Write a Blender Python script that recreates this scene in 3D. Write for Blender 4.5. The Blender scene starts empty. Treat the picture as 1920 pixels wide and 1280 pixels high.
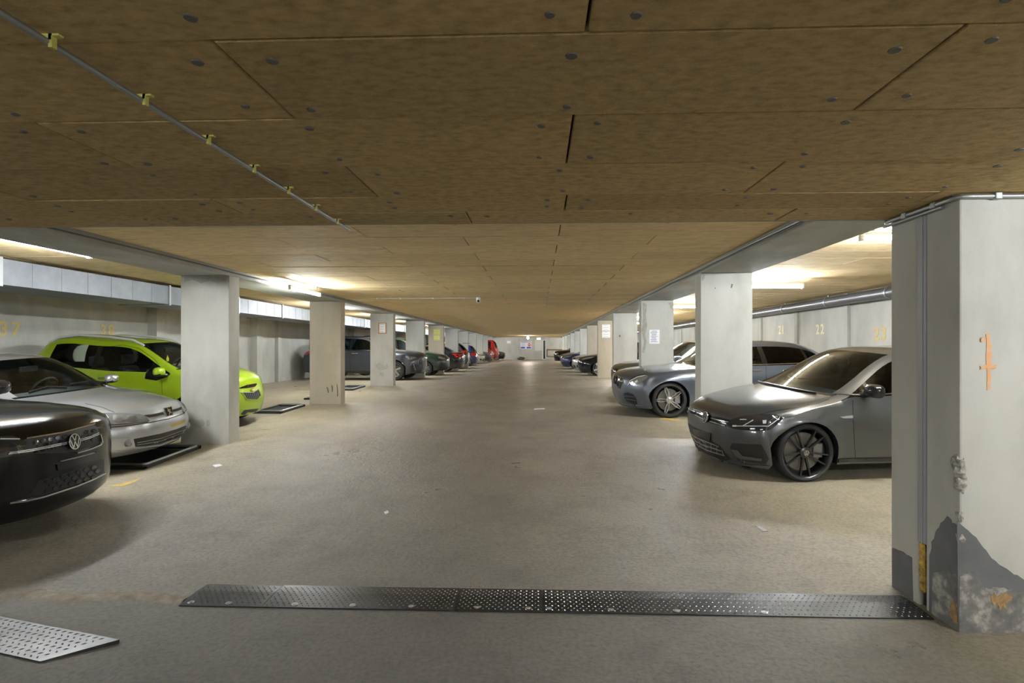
import bpy, bmesh, math, random
import numpy as np
from mathutils import Vector, Matrix
from mathutils.bvhtree import BVHTree
from mathutils.geometry import delaunay_2d_cdt

random.seed(7)
R = math.radians
scene = bpy.context.scene
COL = scene.collection

# ------------------------------------------------------------------ camera
FPX, CX, CY, CAMH = 1000.0, 974.0, 652.0, 1.53
TH = math.atan(.036)
cam_d = bpy.data.cameras.new('camera')
cam = bpy.data.objects.new('camera', cam_d)
COL.objects.link(cam)
cam.location = (0, 0, CAMH)
cam.rotation_euler = (math.pi / 2, 0, TH)
cam_d.sensor_width = 36
cam_d.lens = FPX / 1920 * 36
cam_d.shift_x = -(CX - 960) / 1920
cam_d.shift_y = (CY - 640) / 1920
cam_d.clip_start = .05
scene.camera = cam
# ------------------------------------------------------------------ world, exposure
w = bpy.data.worlds.new('world')
scene.world = w
w.use_nodes = True
w.node_tree.nodes['Background'].inputs[0].default_value = (.8, .85, 1, 1)
w.node_tree.nodes['Background'].inputs[1].default_value = 0.0
vs = scene.view_settings
vs.view_transform = 'Standard'
vs.look = 'None'
vs.gamma = 1
vs.use_curve_mapping = False
vs.exposure = 0.92
scene.cycles.diffuse_bounces = 8
scene.cycles.max_bounces = 14
LAMP = 395.0          # tube emission strength

def pray(u, v):
    a = (u - CX) / FPX
    b = -(v - CY) / FPX
    s, c = math.sin(TH), math.cos(TH)
    return Vector((a * c - s, a * s + c, b))

CAMP = Vector((0, 0, CAMH))

def on_z(u, v, z):
    d = pray(u, v)
    return CAMP + d * ((z - CAMH) / d.z)

def on_x(u, v, x):
    d = pray(u, v)
    return CAMP + d * (x / d.x)

def on_y(u, v, y):
    d = pray(u, v)
    return CAMP + d * (y / d.y)

FY = [-12, 3.55, 6.0, 7.7, 12.1, 16.4, 20, 21.5, 25.4, 30, 38, 60]
FZ = [0, 0, .05, .135, .255, .36, .375, .35, .28, .26, .29, .30]

def fz(y):
    if y < 3.6:
        return 0.0
    return float(np.mean([np.interp(y + d, FY, FZ) for d in (-.4, -.2, 0, .2, .4)])) - (0.004 if y < 4 else 0)

# ------------------------------------------------------------------ materials
MATS = {}

def nodes(m):
    m.use_nodes = True
    return m.node_tree.nodes, m.node_tree.links

def mat(name, col, rough=.6, metal=0.0, coat=0.0, var=None, vscale=3.0, bump=0.0, bscale=60, spec=.5, emit=None, es=0, detail=6, stretch=(1, 1, 1), objrand=0.0, coords='Object', rvar=0.0):
    if name in MATS:
        return MATS[name]
    m = bpy.data.materials.new(name)
    N, Lk = nodes(m)
    p = N['Principled BSDF']
    p.inputs['Base Color'].default_value = (*col, 1)
    p.inputs['Roughness'].default_value = rough
    p.inputs['Metallic'].default_value = metal
    p.inputs['Coat Weight'].default_value = coat
    p.inputs['Coat Roughness'].default_value = .04
    p.inputs['Specular IOR Level'].default_value = spec
    if emit:
        p.inputs['Emission Color'].default_value = (*emit, 1)
        p.inputs['Emission Strength'].default_value = es
    if var or bump or rvar:
        tc = N.new('ShaderNodeTexCoord')
        mp = N.new('ShaderNodeMapping')
        mp.inputs['Scale'].default_value = stretch
        Lk.new(tc.outputs[coords], mp.inputs[0])
        out = mp.outputs[0]
        if objrand:
            oi = N.new('ShaderNodeObjectInfo')
            va = N.new('ShaderNodeVectorMath'); va.operation = 'ADD'
            cx = N.new('ShaderNodeCombineXYZ')
            ml = N.new('ShaderNodeMath'); ml.operation = 'MULTIPLY'; ml.inputs[1].default_value = 50
            Lk.new(oi.outputs['Random'], ml.inputs[0])
            Lk.new(ml.outputs[0], cx.inputs[0]); Lk.new(ml.outputs[0], cx.inputs[2])
            Lk.new(out, va.inputs[0]); Lk.new(cx.outputs[0], va.inputs[1])
            out = va.outputs[0]
        if var or rvar:
            n = N.new('ShaderNodeTexNoise')
            n.inputs['Scale'].default_value = vscale
            n.inputs['Detail'].default_value = detail
            n.inputs['Roughness'].default_value = .62
            Lk.new(out, n.inputs['Vector'])
        if var:
            cr = N.new('ShaderNodeValToRGB')
            cr.color_ramp.elements[0].position = .3
            cr.color_ramp.elements[1].position = .7
            cr.color_ramp.elements[0].color = (*var[0], 1)
            cr.color_ramp.elements[1].color = (*var[1], 1)
            for k, extra in enumerate(var[2:]):
                e = cr.color_ramp.elements.new(extra[0]); e.color = (*extra[1], 1)
            Lk.new(n.outputs['Fac'], cr.inputs[0])
            csrc = cr.outputs[0]
            if objrand:
                mx = N.new('ShaderNodeMix'); mx.data_type = 'RGBA'; mx.blend_type = 'MULTIPLY'
                mx.inputs[0].default_value = 1
                mr = N.new('ShaderNodeMapRange')
                mr.inputs[3].default_value = 1 - objrand; mr.inputs[4].default_value = 1 + objrand
                Lk.new(oi.outputs['Random'], mr.inputs[0])
                Lk.new(csrc, mx.inputs[6]); Lk.new(mr.outputs[0], mx.inputs[7])
                csrc = mx.outputs[2]
            Lk.new(csrc, p.inputs['Base Color'])
        if rvar:
            mr2 = N.new('ShaderNodeMapRange')
            mr2.inputs[1].default_value = .3; mr2.inputs[2].default_value = .7
            mr2.inputs[3].default_value = rough - rvar; mr2.inputs[4].default_value = rough + rvar
            Lk.new(n.outputs['Fac'], mr2.inputs[0]); Lk.new(mr2.outputs[0], p.inputs['Roughness'])
        if bump:
            n2 = N.new('ShaderNodeTexNoise')
            n2.inputs['Scale'].default_value = bscale
            n2.inputs['Detail'].default_value = 5
            Lk.new(out, n2.inputs['Vector'])
            b = N.new('ShaderNodeBump')
            b.inputs['Strength'].default_value = min(1, bump)
            b.inputs['Distance'].default_value = .01
            Lk.new(n2.outputs['Fac'], b.inputs['Height']); Lk.new(b.outputs[0], p.inputs['Normal'])
    MATS[name] = m
    return m

def glass(name, tint, fres=1.5, dark=None, alpha=0.0, drough=.05):
    """thin automotive glass: tinted see-through plus a clear reflection"""
    if name in MATS:
        return MATS[name]
    m = bpy.data.materials.new(name)
    N, Lk = nodes(m)
    N.remove(N['Principled BSDF'])
    out = N['Material Output']
    tr = N.new('ShaderNodeBsdfTransparent'); tr.inputs[0].default_value = (*tint, 1)
    gl = N.new('ShaderNodeBsdfGlossy'); gl.inputs['Roughness'].default_value = drough
    fr = N.new('ShaderNodeFresnel'); fr.inputs[0].default_value = fres
    mx = N.new('ShaderNodeMixShader')
    Lk.new(fr.outputs[0], mx.inputs[0]); Lk.new(tr.outputs[0], mx.inputs[1]); Lk.new(gl.outputs[0], mx.inputs[2])
    Lk.new(mx.outputs[0], out.inputs[0])
    MATS[name] = m
    return m

def m_floor():
    m = bpy.data.materials.new('worn_concrete_floor')
    N, Lk = nodes(m)
    p = N['Principled BSDF']
    tc = N.new('ShaderNodeTexCoord')
    def noise(sc, det=6, st=(1, 1, 1), ro=.6):
        mp = N.new('ShaderNodeMapping'); mp.inputs['Scale'].default_value = st
        Lk.new(tc.outputs['Object'], mp.inputs[0])
        n = N.new('ShaderNodeTexNoise'); n.inputs['Scale'].default_value = sc; n.inputs['Detail'].default_value = det; n.inputs['Roughness'].default_value = ro
        Lk.new(mp.outputs[0], n.inputs['Vector'])
        return n.outputs['Fac']
    def ramp(src, stops):
        r = N.new('ShaderNodeValToRGB')
        r.color_ramp.elements[0].position = stops[0][0]; r.color_ramp.elements[0].color = (*stops[0][1], 1)
        r.color_ramp.elements[1].position = stops[-1][0]; r.color_ramp.elements[1].color = (*stops[-1][1], 1)
        for s in stops[1:-1]:
            e = r.color_ramp.elements.new(s[0]); e.color = (*s[1], 1)
        Lk.new(src, r.inputs[0]); return r.outputs[0]
    def mul(a, b, f=1.0):
        x = N.new('ShaderNodeMix'); x.data_type = 'RGBA'; x.blend_type = 'MULTIPLY'; x.inputs[0].default_value = f
        Lk.new(a, x.inputs[6]); Lk.new(b, x.inputs[7]); return x.outputs[2]
    base = ramp(noise(.45, 8, (1.0, .5, 1)), [(.32, (.315, .292, .245)), (.5, (.36, .335, .285)), (.68, (.42, .39, .33))])
    grain = ramp(noise(38, 4), [(.3, (.62, .62, .64)), (.55, (1, 1, 1)), (.8, (1.15, 1.14, 1.1))])
    blot = ramp(noise(2.4, 9, ro=.7), [(.3, (.74, .73, .72)), (.5, (1, 1, 1)), (.75, (1.05, 1.04, 1.0))])
    spk = ramp(noise(150, 2), [(.2, (.7, .7, .7)), (.45, (1, 1, 1)), (.72, (1.0, 1.0, 1.0)), (.78, (1.5, 1.5, 1.45))])
    # darker driving lane down the middle of the aisle
    sx = N.new('ShaderNodeSeparateXYZ'); Lk.new(tc.outputs['Object'], sx.inputs[0])
    ad = N.new('ShaderNodeMath'); ad.operation = 'ADD'; ad.inputs[1].default_value = 1.05; Lk.new(sx.outputs[0], ad.inputs[0])
    ab = N.new('ShaderNodeMath'); ab.operation = 'ABSOLUTE'; Lk.new(ad.outputs[0], ab.inputs[0])
    nn = N.new('ShaderNodeMath'); nn.operation = 'MULTIPLY_ADD'; nn.inputs[1].default_value = 1.8; Lk.new(noise(.6, 5), nn.inputs[0]); Lk.new(ab.outputs[0], nn.inputs[2])
    dv = N.new('ShaderNodeMath'); dv.operation = 'DIVIDE'; dv.inputs[1].default_value = 5.0; Lk.new(nn.outputs[0], dv.inputs[0])
    lane = ramp(dv.outputs[0], [(.3, (.60, .60, .61)), (.62, (.86, .86, .86)), (.9, (1.15, 1.10, .94))])
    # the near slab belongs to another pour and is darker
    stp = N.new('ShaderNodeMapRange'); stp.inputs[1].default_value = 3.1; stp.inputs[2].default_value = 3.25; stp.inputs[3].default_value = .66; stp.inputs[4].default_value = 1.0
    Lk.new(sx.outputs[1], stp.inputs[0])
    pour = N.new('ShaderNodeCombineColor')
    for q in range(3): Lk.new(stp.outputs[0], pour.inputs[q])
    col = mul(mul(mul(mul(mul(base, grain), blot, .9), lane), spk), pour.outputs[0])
    Lk.new(col, p.inputs['Base Color'])
    rr = ramp(noise(1.3, 6), [(.3, (.27,) * 3), (.7, (.48,) * 3)])
    Lk.new(rr, p.inputs['Roughness'])
    b = N.new('ShaderNodeBump'); b.inputs['Strength'].default_value = .8; b.inputs['Distance'].default_value = .011
    hs = N.new('ShaderNodeMath'); hs.operation = 'ADD'
    Lk.new(noise(32, 7, ro=.75), hs.inputs[0]); Lk.new(noise(9, 5), hs.inputs[1])
    Lk.new(hs.outputs[0], b.inputs['Height']); Lk.new(b.outputs[0], p.inputs['Normal'])
    p.inputs['Specular IOR Level'].default_value = .55
    return m

MFLOOR = m_floor()
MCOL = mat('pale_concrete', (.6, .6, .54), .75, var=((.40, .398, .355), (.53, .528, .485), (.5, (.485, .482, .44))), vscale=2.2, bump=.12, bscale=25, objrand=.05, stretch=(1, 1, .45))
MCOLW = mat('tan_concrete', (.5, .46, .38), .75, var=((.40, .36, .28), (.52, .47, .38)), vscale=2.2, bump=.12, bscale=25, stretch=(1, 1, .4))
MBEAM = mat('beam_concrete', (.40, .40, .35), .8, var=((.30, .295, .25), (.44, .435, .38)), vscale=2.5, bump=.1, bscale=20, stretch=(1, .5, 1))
MWALL = mat('wall_concrete', (.5, .49, .44), .8, var=((.36, .355, .315), (.52, .515, .47)), vscale=1.4, bump=.1, bscale=18, stretch=(1, 1, .5))
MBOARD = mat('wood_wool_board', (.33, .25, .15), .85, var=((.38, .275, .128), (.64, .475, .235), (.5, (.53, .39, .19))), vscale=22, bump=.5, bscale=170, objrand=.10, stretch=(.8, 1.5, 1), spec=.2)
MBOARD2 = mat('lit_wood_wool_board', (.6, .45, .27), .8, var=((.62, .465, .25), (.86, .67, .375), (.5, (.77, .59, .32))), vscale=11, bump=.4, bscale=150, objrand=.07, stretch=(.5, 1.6, 1), spec=.35)  # far ceiling boards: the brighter lighting there is painted in as a paler colour
MGAP = mat('joint_shadow_gap', (.03, .025, .02), .9)
MWASH = mat('dull_steel_washer', (.15, .14, .12), .6, metal=.2)
MGREY = mat('galvanised_conduit', (.35, .36, .36), .4, metal=.6)
MDUCT = mat('galvanised_sheet', (.36, .38, .41), .5, metal=.35, var=((.15, .16, .175), (.21, .22, .24)), vscale=4)
MPIPE = mat('dark_grey_pipe', (.10, .10, .105), .35, spec=.6)
MYEL = mat('yellow_plastic_clip', (.62, .58, .16), .5)
MYP = mat('worn_yellow_paint', (.60, .42, .08), .7, var=((.35, .28, .13), (.68, .46, .08)), vscale=30)
MSTEN = mat('faded_yellow_stencil', (.60, .47, .16), .75, var=((.52, .46, .28), (.66, .48, .12)), vscale=14)
MSTENP = mat('pale_yellow_stencil', (.74, .68, .42), .75)
MTUBE = mat('fluorescent_tube', (1, 1, 1), .5, emit=(.93, .97, 1.0), es=LAMP)
MHOUS = mat('lamp_housing', (.75, .75, .75), .5)
MBLK = mat('black_plastic', (.014, .014, .015), .42)
MGBLK = mat('gloss_black', (.006, .006, .007), .12, coat=.5)
MRUB = mat('tyre_rubber', (.022, .022, .022), .75, bump=.1, bscale=80)
MCHR = mat('chrome', (.75, .76, .78), .12, metal=1)
MSIL = mat('bright_alloy', (.62, .62, .63), .28, metal=.9)
MDALLOY = mat('black_alloy', (.035, .035, .038), .3, metal=.6, coat=.3)
MDISC = mat('brake_disc_steel', (.20, .19, .175), .45, metal=.7)
MTAN = mat('caliper_grey', (.25, .24, .22), .5, metal=.4)
MPAPER = mat('white_paper', (.82, .83, .86), .8)
MPRINT = mat('grey_print', (.30, .31, .36), .8)
MWOOD = mat('light_wood', (.46, .27, .10), .6, var=((.40, .23, .08), (.50, .30, .12)), vscale=8)
MYPAP = mat('yellow_laminate', (.72, .74, .20), .6)
MSTEEL = mat('dark_tread_steel', (.035, .038, .042), .40, metal=.5, var=((.02, .022, .025), (.055, .058, .062)), vscale=5, rvar=.08)
MSTUD = mat('polished_tread', (.42, .43, .44), .25, metal=.9)
MSTEEL2 = mat('worn_bright_tread_steel', (.2, .2, .2), .42, metal=.7, var=((.03, .03, .03), (.11, .11, .108)), vscale=3)
MHL = mat('headlamp_silver', (.30, .31, .33), .16, metal=.55, coat=1)
MHLD = mat('headlamp_dark', (.02, .02, .028), .06, coat=1, spec=.8)
MDRL = mat('headlamp_bright_strip', (.8, .82, .86), .2, metal=.3)
MTAIL = mat('tail_lamp_red', (.55, .015, .01), .1, coat=1)
MAMB = mat('amber_lens', (.75, .25, .03), .2, coat=1)
MINT = mat('interior_fabric', (.03, .03, .033), .85)
MINTG = mat('interior_grey', (.10, .10, .105), .7)
GLC = glass('clear_green_glass', (.80, .88, .82))
GLT = glass('tinted_glass', (.25, .35, .41), 1.33)
GLD = glass('privacy_glass', (.03, .03, .035), 1.35)
MLAMPG = glass('headlamp_lens', (.93, .94, .96), 1.45)

def paint(name, col, rough=.32, metal=.5, coat=1.0):
    if name in MATS: return MATS[name]
    m = mat(name, col, rough, metal, coat)
    N, Lk = nodes(m); p = N['Principled BSDF']          # inner side of the shell: dark cabin lining
    g = N.new('ShaderNodeNewGeometry'); mx = N.new('ShaderNodeMix'); mx.data_type = 'RGBA'
    mx.inputs[6].default_value = (*col, 1); mx.inputs[7].default_value = (.03, .03, .03, 1)
    Lk.new(g.outputs['Backfacing'], mx.inputs[0]); Lk.new(mx.outputs[2], p.inputs['Base Color'])
    return m

# ------------------------------------------------------------------ mesh helpers
def link(o, parent=None):
    COL.objects.link(o)
    if parent is not None:
        o.parent = parent
    return o

def mesh_obj(name, verts, faces, m, parent=None, smooth=False, mats=None, fm=None):
    me = bpy.data.meshes.new(name)
    me.from_pydata([tuple(v) for v in verts], [], [tuple(f) for f in faces])
    for x in (mats or [m]):
        me.materials.append(x)
    if fm is not None:
        me.polygons.foreach_set('material_index', fm)
    if smooth:
        me.polygons.foreach_set('use_smooth', [True] * len(me.polygons))
    me.update()
    return link(bpy.data.objects.new(name, me), parent)

class MB:
    """collects boxes, tubes, prisms; build() links them as one mesh object"""
    def __init__(s):
        s.v = []; s.f = []; s.m = []
    def add(s, v, f, mi=0):
        o = len(s.v); s.v += [tuple(x) for x in v]; s.f += [tuple(i + o for i in q) for q in f]; s.m += [mi] * len(f)
        return s
    def box(s, x0, x1, y0, y1, z0, z1, mi=0):
        v = [(x, y, z) for x in (x0, x1) for y in (y0, y1) for z in (z0, z1)]
        return s.add(v, [(0, 1, 3, 2), (4, 6, 7, 5), (0, 4, 5, 1), (2, 3, 7, 6), (0, 2, 6, 4), (1, 5, 7, 3)], mi)
    def tube(s, pts, r, n=10, mi=0, caps=True):
        pts = [Vector(p) for p in pts]
        rings = []
        for i, p in enumerate(pts):
            t = (pts[min(i + 1, len(pts) - 1)] - pts[max(i - 1, 0)]).normalized()
            a = t.orthogonal().normalized() if i == 0 else (rings[-1][1] - t * rings[-1][1].dot(t)).normalized()
            b = t.cross(a)
            rr = r[i] if isinstance(r, (list, tuple)) else r
            rings.append(([p + (a * math.cos(k * 2 * math.pi / n) + b * math.sin(k * 2 * math.pi / n)) * rr for k in range(n)], a))
        v = [q for g, _ in rings for q in g]
        f = []
        for i in range(len(pts) - 1):
            for k in range(n):
                f.append((i * n + k, i * n + (k + 1) % n, (i + 1) * n + (k + 1) % n, (i + 1) * n + k))
        if caps:
            f.append(tuple(range(n))[::-1]); f.append(tuple((len(pts) - 1) * n + k for k in range(n)))
        return s.add(v, f, mi)
    def lathe(s, prof, n=40, axis='y', c=(0, 0, 0), mi=0):
        v = []; f = []
        for (r, h) in prof:
            for k in range(n):
                a = 2 * math.pi * k / n
                q = (r * math.cos(a), h, r * math.sin(a)) if axis == 'y' else (r * math.cos(a), r * math.sin(a), h) if axis == 'z' else (h, r * math.cos(a), r * math.sin(a))
                v.append((q[0] + c[0], q[1] + c[1], q[2] + c[2]))
        for i in range(len(prof) - 1):
            for k in range(n):
                f.append((i * n + k, i * n + (k + 1) % n, (i + 1) * n + (k + 1) % n, (i + 1) * n + k))
        return s.add(v, f, mi)
    def prism(s, poly, o, ux, uy, h, mi=0):
        """2-D outline on axes ux, uy at o, pushed along their normal by h"""
        o, ux, uy = Vector(o), Vector(ux), Vector(uy)
        nrm = ux.cross(uy).normalized() * h
        n = len(poly)
        b = [o + ux * p[0] + uy * p[1] for p in poly]
        return s.add(b + [q + nrm for q in b], [tuple(range(n))[::-1], tuple(range(n, 2 * n))] + [(i, (i + 1) % n, n + (i + 1) % n, n + i) for i in range(n)], mi)
    def build(s, name, m, parent=None, smooth=False, bevel=0, fix=True):
        o = mesh_obj(name, s.v, s.f, None, parent, smooth, mats=m if isinstance(m, list) else [m], fm=s.m)
        bm = bmesh.new(); bm.from_mesh(o.data)
        if fix:
            bmesh.ops.recalc_face_normals(bm, faces=bm.faces)
        bm.to_mesh(o.data); bm.free()
        if smooth:
            o.data.polygons.foreach_set('use_smooth', [True] * len(o.data.polygons))
            o.data.set_sharp_from_angle(angle=R(40))
        if bevel:
            md = o.modifiers.new('bevel', 'BEVEL'); md.width = bevel; md.segments = 2; md.limit_method = 'ANGLE'
        return o

def tag(o, label, cat=None, group=None, kind=None):
    o['label'] = label
    if cat: o['category'] = cat
    if group: o['group'] = group
    if kind: o['kind'] = kind
    return o

def empty(name, loc=(0, 0, 0), rz=0):
    e = bpy.data.objects.new(name, None)
    e.empty_display_size = .2
    link(e)
    e.location = loc
    e.rotation_euler = (0, 0, rz)
    return e

def copy_tree(o, parent=None):
    c = o.copy(); COL.objects.link(c); c.parent = parent
    for ch in list(o.children):
        copy_tree(ch, c)
    return c

# ================================================================== SETTING
XL, XR = -4.5, 2.28           # aisle faces of the two column rows
CW, CT, SP, Y1 = .72, .27, 4.38, 7.6
WLX, WRX, YEND, YBACK = -9.0, 6.55, 56.0, -7.0
ZN, ZS, ZB = 2.36, 2.68, 2.585   # near ceiling, far ceiling, beam underside
YE = 3.535                     # edge of the near, lower ceiling
LAB = ['first', 'second', 'third', 'fourth', 'fifth', 'sixth', 'seventh', 'eighth', 'ninth', 'tenth', 'eleventh']

# floor: height field
xs = np.arange(WLX - .3, WRX + .31, .5)
ys = np.concatenate([np.arange(YBACK - .2, 3.5, .5), np.arange(3.5, 26, .35), np.arange(26, YEND + .6, 1.0)])
V = [(x, y, fz(y)) for y in ys for x in xs]
nx = len(xs)
Fc = [(j * nx + i, j * nx + i + 1, (j + 1) * nx + i + 1, (j + 1) * nx + i) for j in range(len(ys) - 1) for i in range(nx - 1)]
floor = mesh_obj('floor', V, Fc, MFLOOR, smooth=True)
tag(floor, 'worn grey-brown concrete garage floor with dark driving lane', 'floor', kind='structure')

def wall(name, x0, x1, y0, y1, z0, z1, m, label):
    o = MB().box(x0, x1, y0, y1, z0, z1).build(name, m)
    return tag(o, label, 'wall', kind='structure')

wl = wall('wall_left', WLX - .25, WLX, YBACK - .2, YEND + .2, -.1, 3.0, MWALL, 'grey concrete side wall behind the left parking bays')
wr = wall('wall_right', WRX, WRX + .25, YBACK - .2, YEND + .2, -.1, 3.0, MWALL, 'pale concrete side wall behind the right parking bays')
we = wall('wall_end', WLX, WRX, YEND, YEND + .25, -.1, 3.0, MCOL, 'cream concrete wall closing the far end of the aisle')
wb = wall('wall_back', WLX, WRX, YBACK - .25, YBACK, -.1, 3.0, MWALL, 'concrete wall behind the viewpoint')
# pilasters and shallow ribs on the side walls
for k in range(-1, 11):
    y = Y1 + SP * k
    o = MB().box(WLX, WLX + .22, y - .02, y + .3, fz(y) - .05, ZS).build('pilaster', MWALL, wl)
for y in (17.9, 22.3, 13.4):
    MB().box(WLX, WLX + .12, y, y + .22, fz(y) - .05, ZS).build('pilaster', MWALL, wl)
for k in range(-2, 22):
    y = 11.55 + 2.19 * k
    MB().box(WRX - .05, WRX, y - .07, y + .07, fz(y) - .05, ZS).build('wall_rib', MBEAM if k % 2 else MWALL, wr)

# ceiling: dark slab over everything, boards hung below as single pieces
cl = MB().box(WLX, WRX, YBACK, YE + .01, ZN + .03, ZN + .3).box(WLX, WRX, YE, YEND, ZS + .03, ZS + .3).build('ceiling', MGAP)
tag(cl, 'brown fibreboard ceiling of long panels in staggered rows', 'ceiling', kind='structure')
lip = MB().box(WLX, WRX, YE - .002, YE + .03, ZN, ZS + .03).build('ceiling_edge', MBEAM, cl)

BM_CACHE = {}
def board(x0, x1, y0, y1, z, parent, bmat=None):
    bmat = bmat or MBOARD
    g = .0045
    lx, ly = x1 - x0 - 2 * g, y1 - y0 - .9 * g
    if lx < .03 or ly < .03:
        return None
    key = (round(lx, 3), round(ly, 3), bmat.name)
    if key not in BM_CACHE:
        t = .03; e = .004
        hx, hy = key[0] / 2, key[1] / 2
        v = [(-hx, -hy, t), (hx, -hy, t), (hx, hy, t), (-hx, hy, t),
             (-hx, -hy, e), (hx, -hy, e), (hx, hy, e), (-hx, hy, e),
             (-hx + e, -hy + e, 0), (hx - e, -hy + e, 0), (hx - e, hy - e, 0), (-hx + e, hy - e, 0)]
        f = [(8, 11, 10, 9)] + [(a, (a + 1) % 4, (a + 1) % 4 + 4, a + 4) for a in range(4)] + [(a + 4, (a + 1) % 4 + 4, (a + 1) % 4 + 8, a + 8) for a in range(4)]
        me = bpy.data.meshes.new('board'); me.from_pydata(v, [], [q[::-1] for q in f]); me.materials.append(bmat)
        bm = bmesh.new(); bm.from_mesh(me); bmesh.ops.recalc_face_normals(bm, faces=bm.faces); bm.to_mesh(me); bm.free()
        BM_CACHE[key] = me
    o = bpy.data.objects.new('board', BM_CACHE[key])
    link(o, parent)
    o.location = ((x0 + x1) / 2, (y0 + y1) / 2, z + random.uniform(-.0025, .0025))
    o.rotation_euler = (random.uniform(-.003, .003), random.uniform(-.0008, .0008), 0)
    return o

def wprof(r1, r2):
    b = MB().lathe([(0, -.004), (r1, -.004), (r1 + .002, 0)], 12, 'z')
    me_o = b.build('washer', MWASH)
    me = me_o.data
    bpy.data.objects.remove(me_o)
    return me
WASH = wprof(.0145, .03)
rows_n = [-.1 + .5 * k for k in range(-9, 3)]
rows_near = [(YBACK + .02, -.6)] + [(.41 - .5 * k - .5, .41 - .5 * k) for k in (1, 0)] + [(.41, .91), (.91, 1.41), (1.41, 1.905), (1.905, 2.41), (2.41, 2.91), (2.91, 3.24), (3.24, YE)]
off_near = [0, .2, 1.19, .2, 1.19 - 1.0 + .01, 1.19, .2, 1.19, .23, -.37]
# parity: rows from 1.41 carry joints at 1.19, .20, 1.19 ...
for (y0, y1), ph in zip(rows_near, off_near):
    start = ph - 2 * math.ceil((ph - WLX) / 2) if True else 0
    x = start
    while x < WRX:
        a, b = max(x, WLX), min(x + 1.985, WRX)
        big = y1 < 0
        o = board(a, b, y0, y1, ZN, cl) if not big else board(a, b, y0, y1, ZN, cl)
        if o is not None and not big and y0 > .8 and b > -4.2 and a < 4.4:
            hx, hy = (b - a) / 2, (y1 - y0) / 2
            for sx in (-1, 0, 1):
                for sy in (-1, 1):
                    if y1 - y0 < .3 and sy > 0:
                        continue
                    wsh = bpy.data.objects.new('washer', WASH); link(wsh, o)
                    wsh.location = (sx * (hx - .11) + random.uniform(-.02, .02), sy * (hy - .09) + random.uniform(-.02, .02), 0)
                    s_ = random.uniform(.75, 1.15); wsh.scale = (s_, s_, 1)
        x += 1.985
# far ceiling boards (beams interrupt the rows)
bays = [(WLX, XL - CW), (XL, XR), (XR + CW, WRX)]
rest = MB()
nb = 0
y = YE + .035
edges = [y] + [4.99 - .5 * k for k in (2, 1) if 4.99 - .5 * k > y + .05] + [4.99 + .4975 * k for k in range(0, 103)]
edges = [e for e in edges if e < YEND] + [YEND]
for j in range(len(edges) - 1):
    y0, y1 = edges[j], edges[j + 1]
    ph = .205 if j % 2 == (1 if len(edges) and edges[1] < 4.4 else 0) else 1.2
    k0 = edges.index(min(edges, key=lambda q: abs(q - 4.99)))
    ph = .205 if (j - k0) % 2 == 0 else 1.2
    for (bx0, bx1) in bays:
        x = ph - 1.983 * math.ceil((ph - bx0) / 1.983)
        while x < bx1:
            a, b = max(x, bx0), min(x + 1.983, bx1)
            if b - a > .06:
                if nb < 232:
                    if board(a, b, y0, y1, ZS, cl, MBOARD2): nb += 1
                else:
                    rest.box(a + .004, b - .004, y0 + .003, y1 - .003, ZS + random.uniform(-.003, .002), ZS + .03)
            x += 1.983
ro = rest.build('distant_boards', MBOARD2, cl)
ro['kind'] = 'stuff'

# beams over the column rows
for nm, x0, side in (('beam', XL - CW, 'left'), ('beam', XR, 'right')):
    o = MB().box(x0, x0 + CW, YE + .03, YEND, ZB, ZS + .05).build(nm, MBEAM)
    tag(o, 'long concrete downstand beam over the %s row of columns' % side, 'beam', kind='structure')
# columns
ysr = [Y1 + SP * k for k in range(11)]
COLS = {}
for side, x0 in (('left', XL - CW), ('right', XR)):
    for k, yy in enumerate(ysr):
        dx = random.uniform(-.012, .012) if k > 2 else 0
        m = MCOLW if (side == 'left' and k in (1, 4)) or (side == 'right' and k in (3, 4)) else MCOL
        o = MB().box(x0 + dx, x0 + CW + dx, yy, yy + CT, fz(yy) - .08, ZB).build('column', m, bevel=.008)
        COLS[side, k] = o
        tag(o, 'flat concrete column, %s in the %s row counting from the near end' % (LAB[k], side), 'column', group='columns of the %s row' % side, kind='structure')

# ------------------------------------------------------------------ the big double column in the right foreground
BX, BY0, BYJ, BY1 = 2.265, 2.955, 3.235, 3.52
bc = empty('joint_column', (BX + .35, BYJ, 0))
tag(bc, 'wide cream double column with grey painted scarred foot beside the steel joint plate', 'column', kind='structure')
def bcp(mb, name, m, **k):
    o = mb.build(name, m, bc, **k)
    o.location = -Vector(bc.location)
    return o
bcp(MB().box(BX, BX + .85, BY0, BYJ - .03, -.05, ZN - .001), 'near_shaft', MCOL, bevel=.01)
bcp(MB().box(BX + .003, BX + .85, BYJ + .03, BY1, -.05, ZB), 'far_shaft', MCOL, bevel=.01)
bcp(MB().box(BX - .004, BX + .6, BYJ - .034, BYJ + .034, .38, ZN - .02).box(BX - .008, BX, BYJ - .012, BYJ + .012, .38, ZN - .02), 'joint_strip', mat('grey_pvc_strip', (.33, .34, .36), .45), smooth=False)
bcp(MB().box(BX + .03, BX + .6, BYJ - .032, BYJ + .032, -.05, .39), 'joint_filler', mat('dark_joint', (.03, .025, .02), .9))

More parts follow.
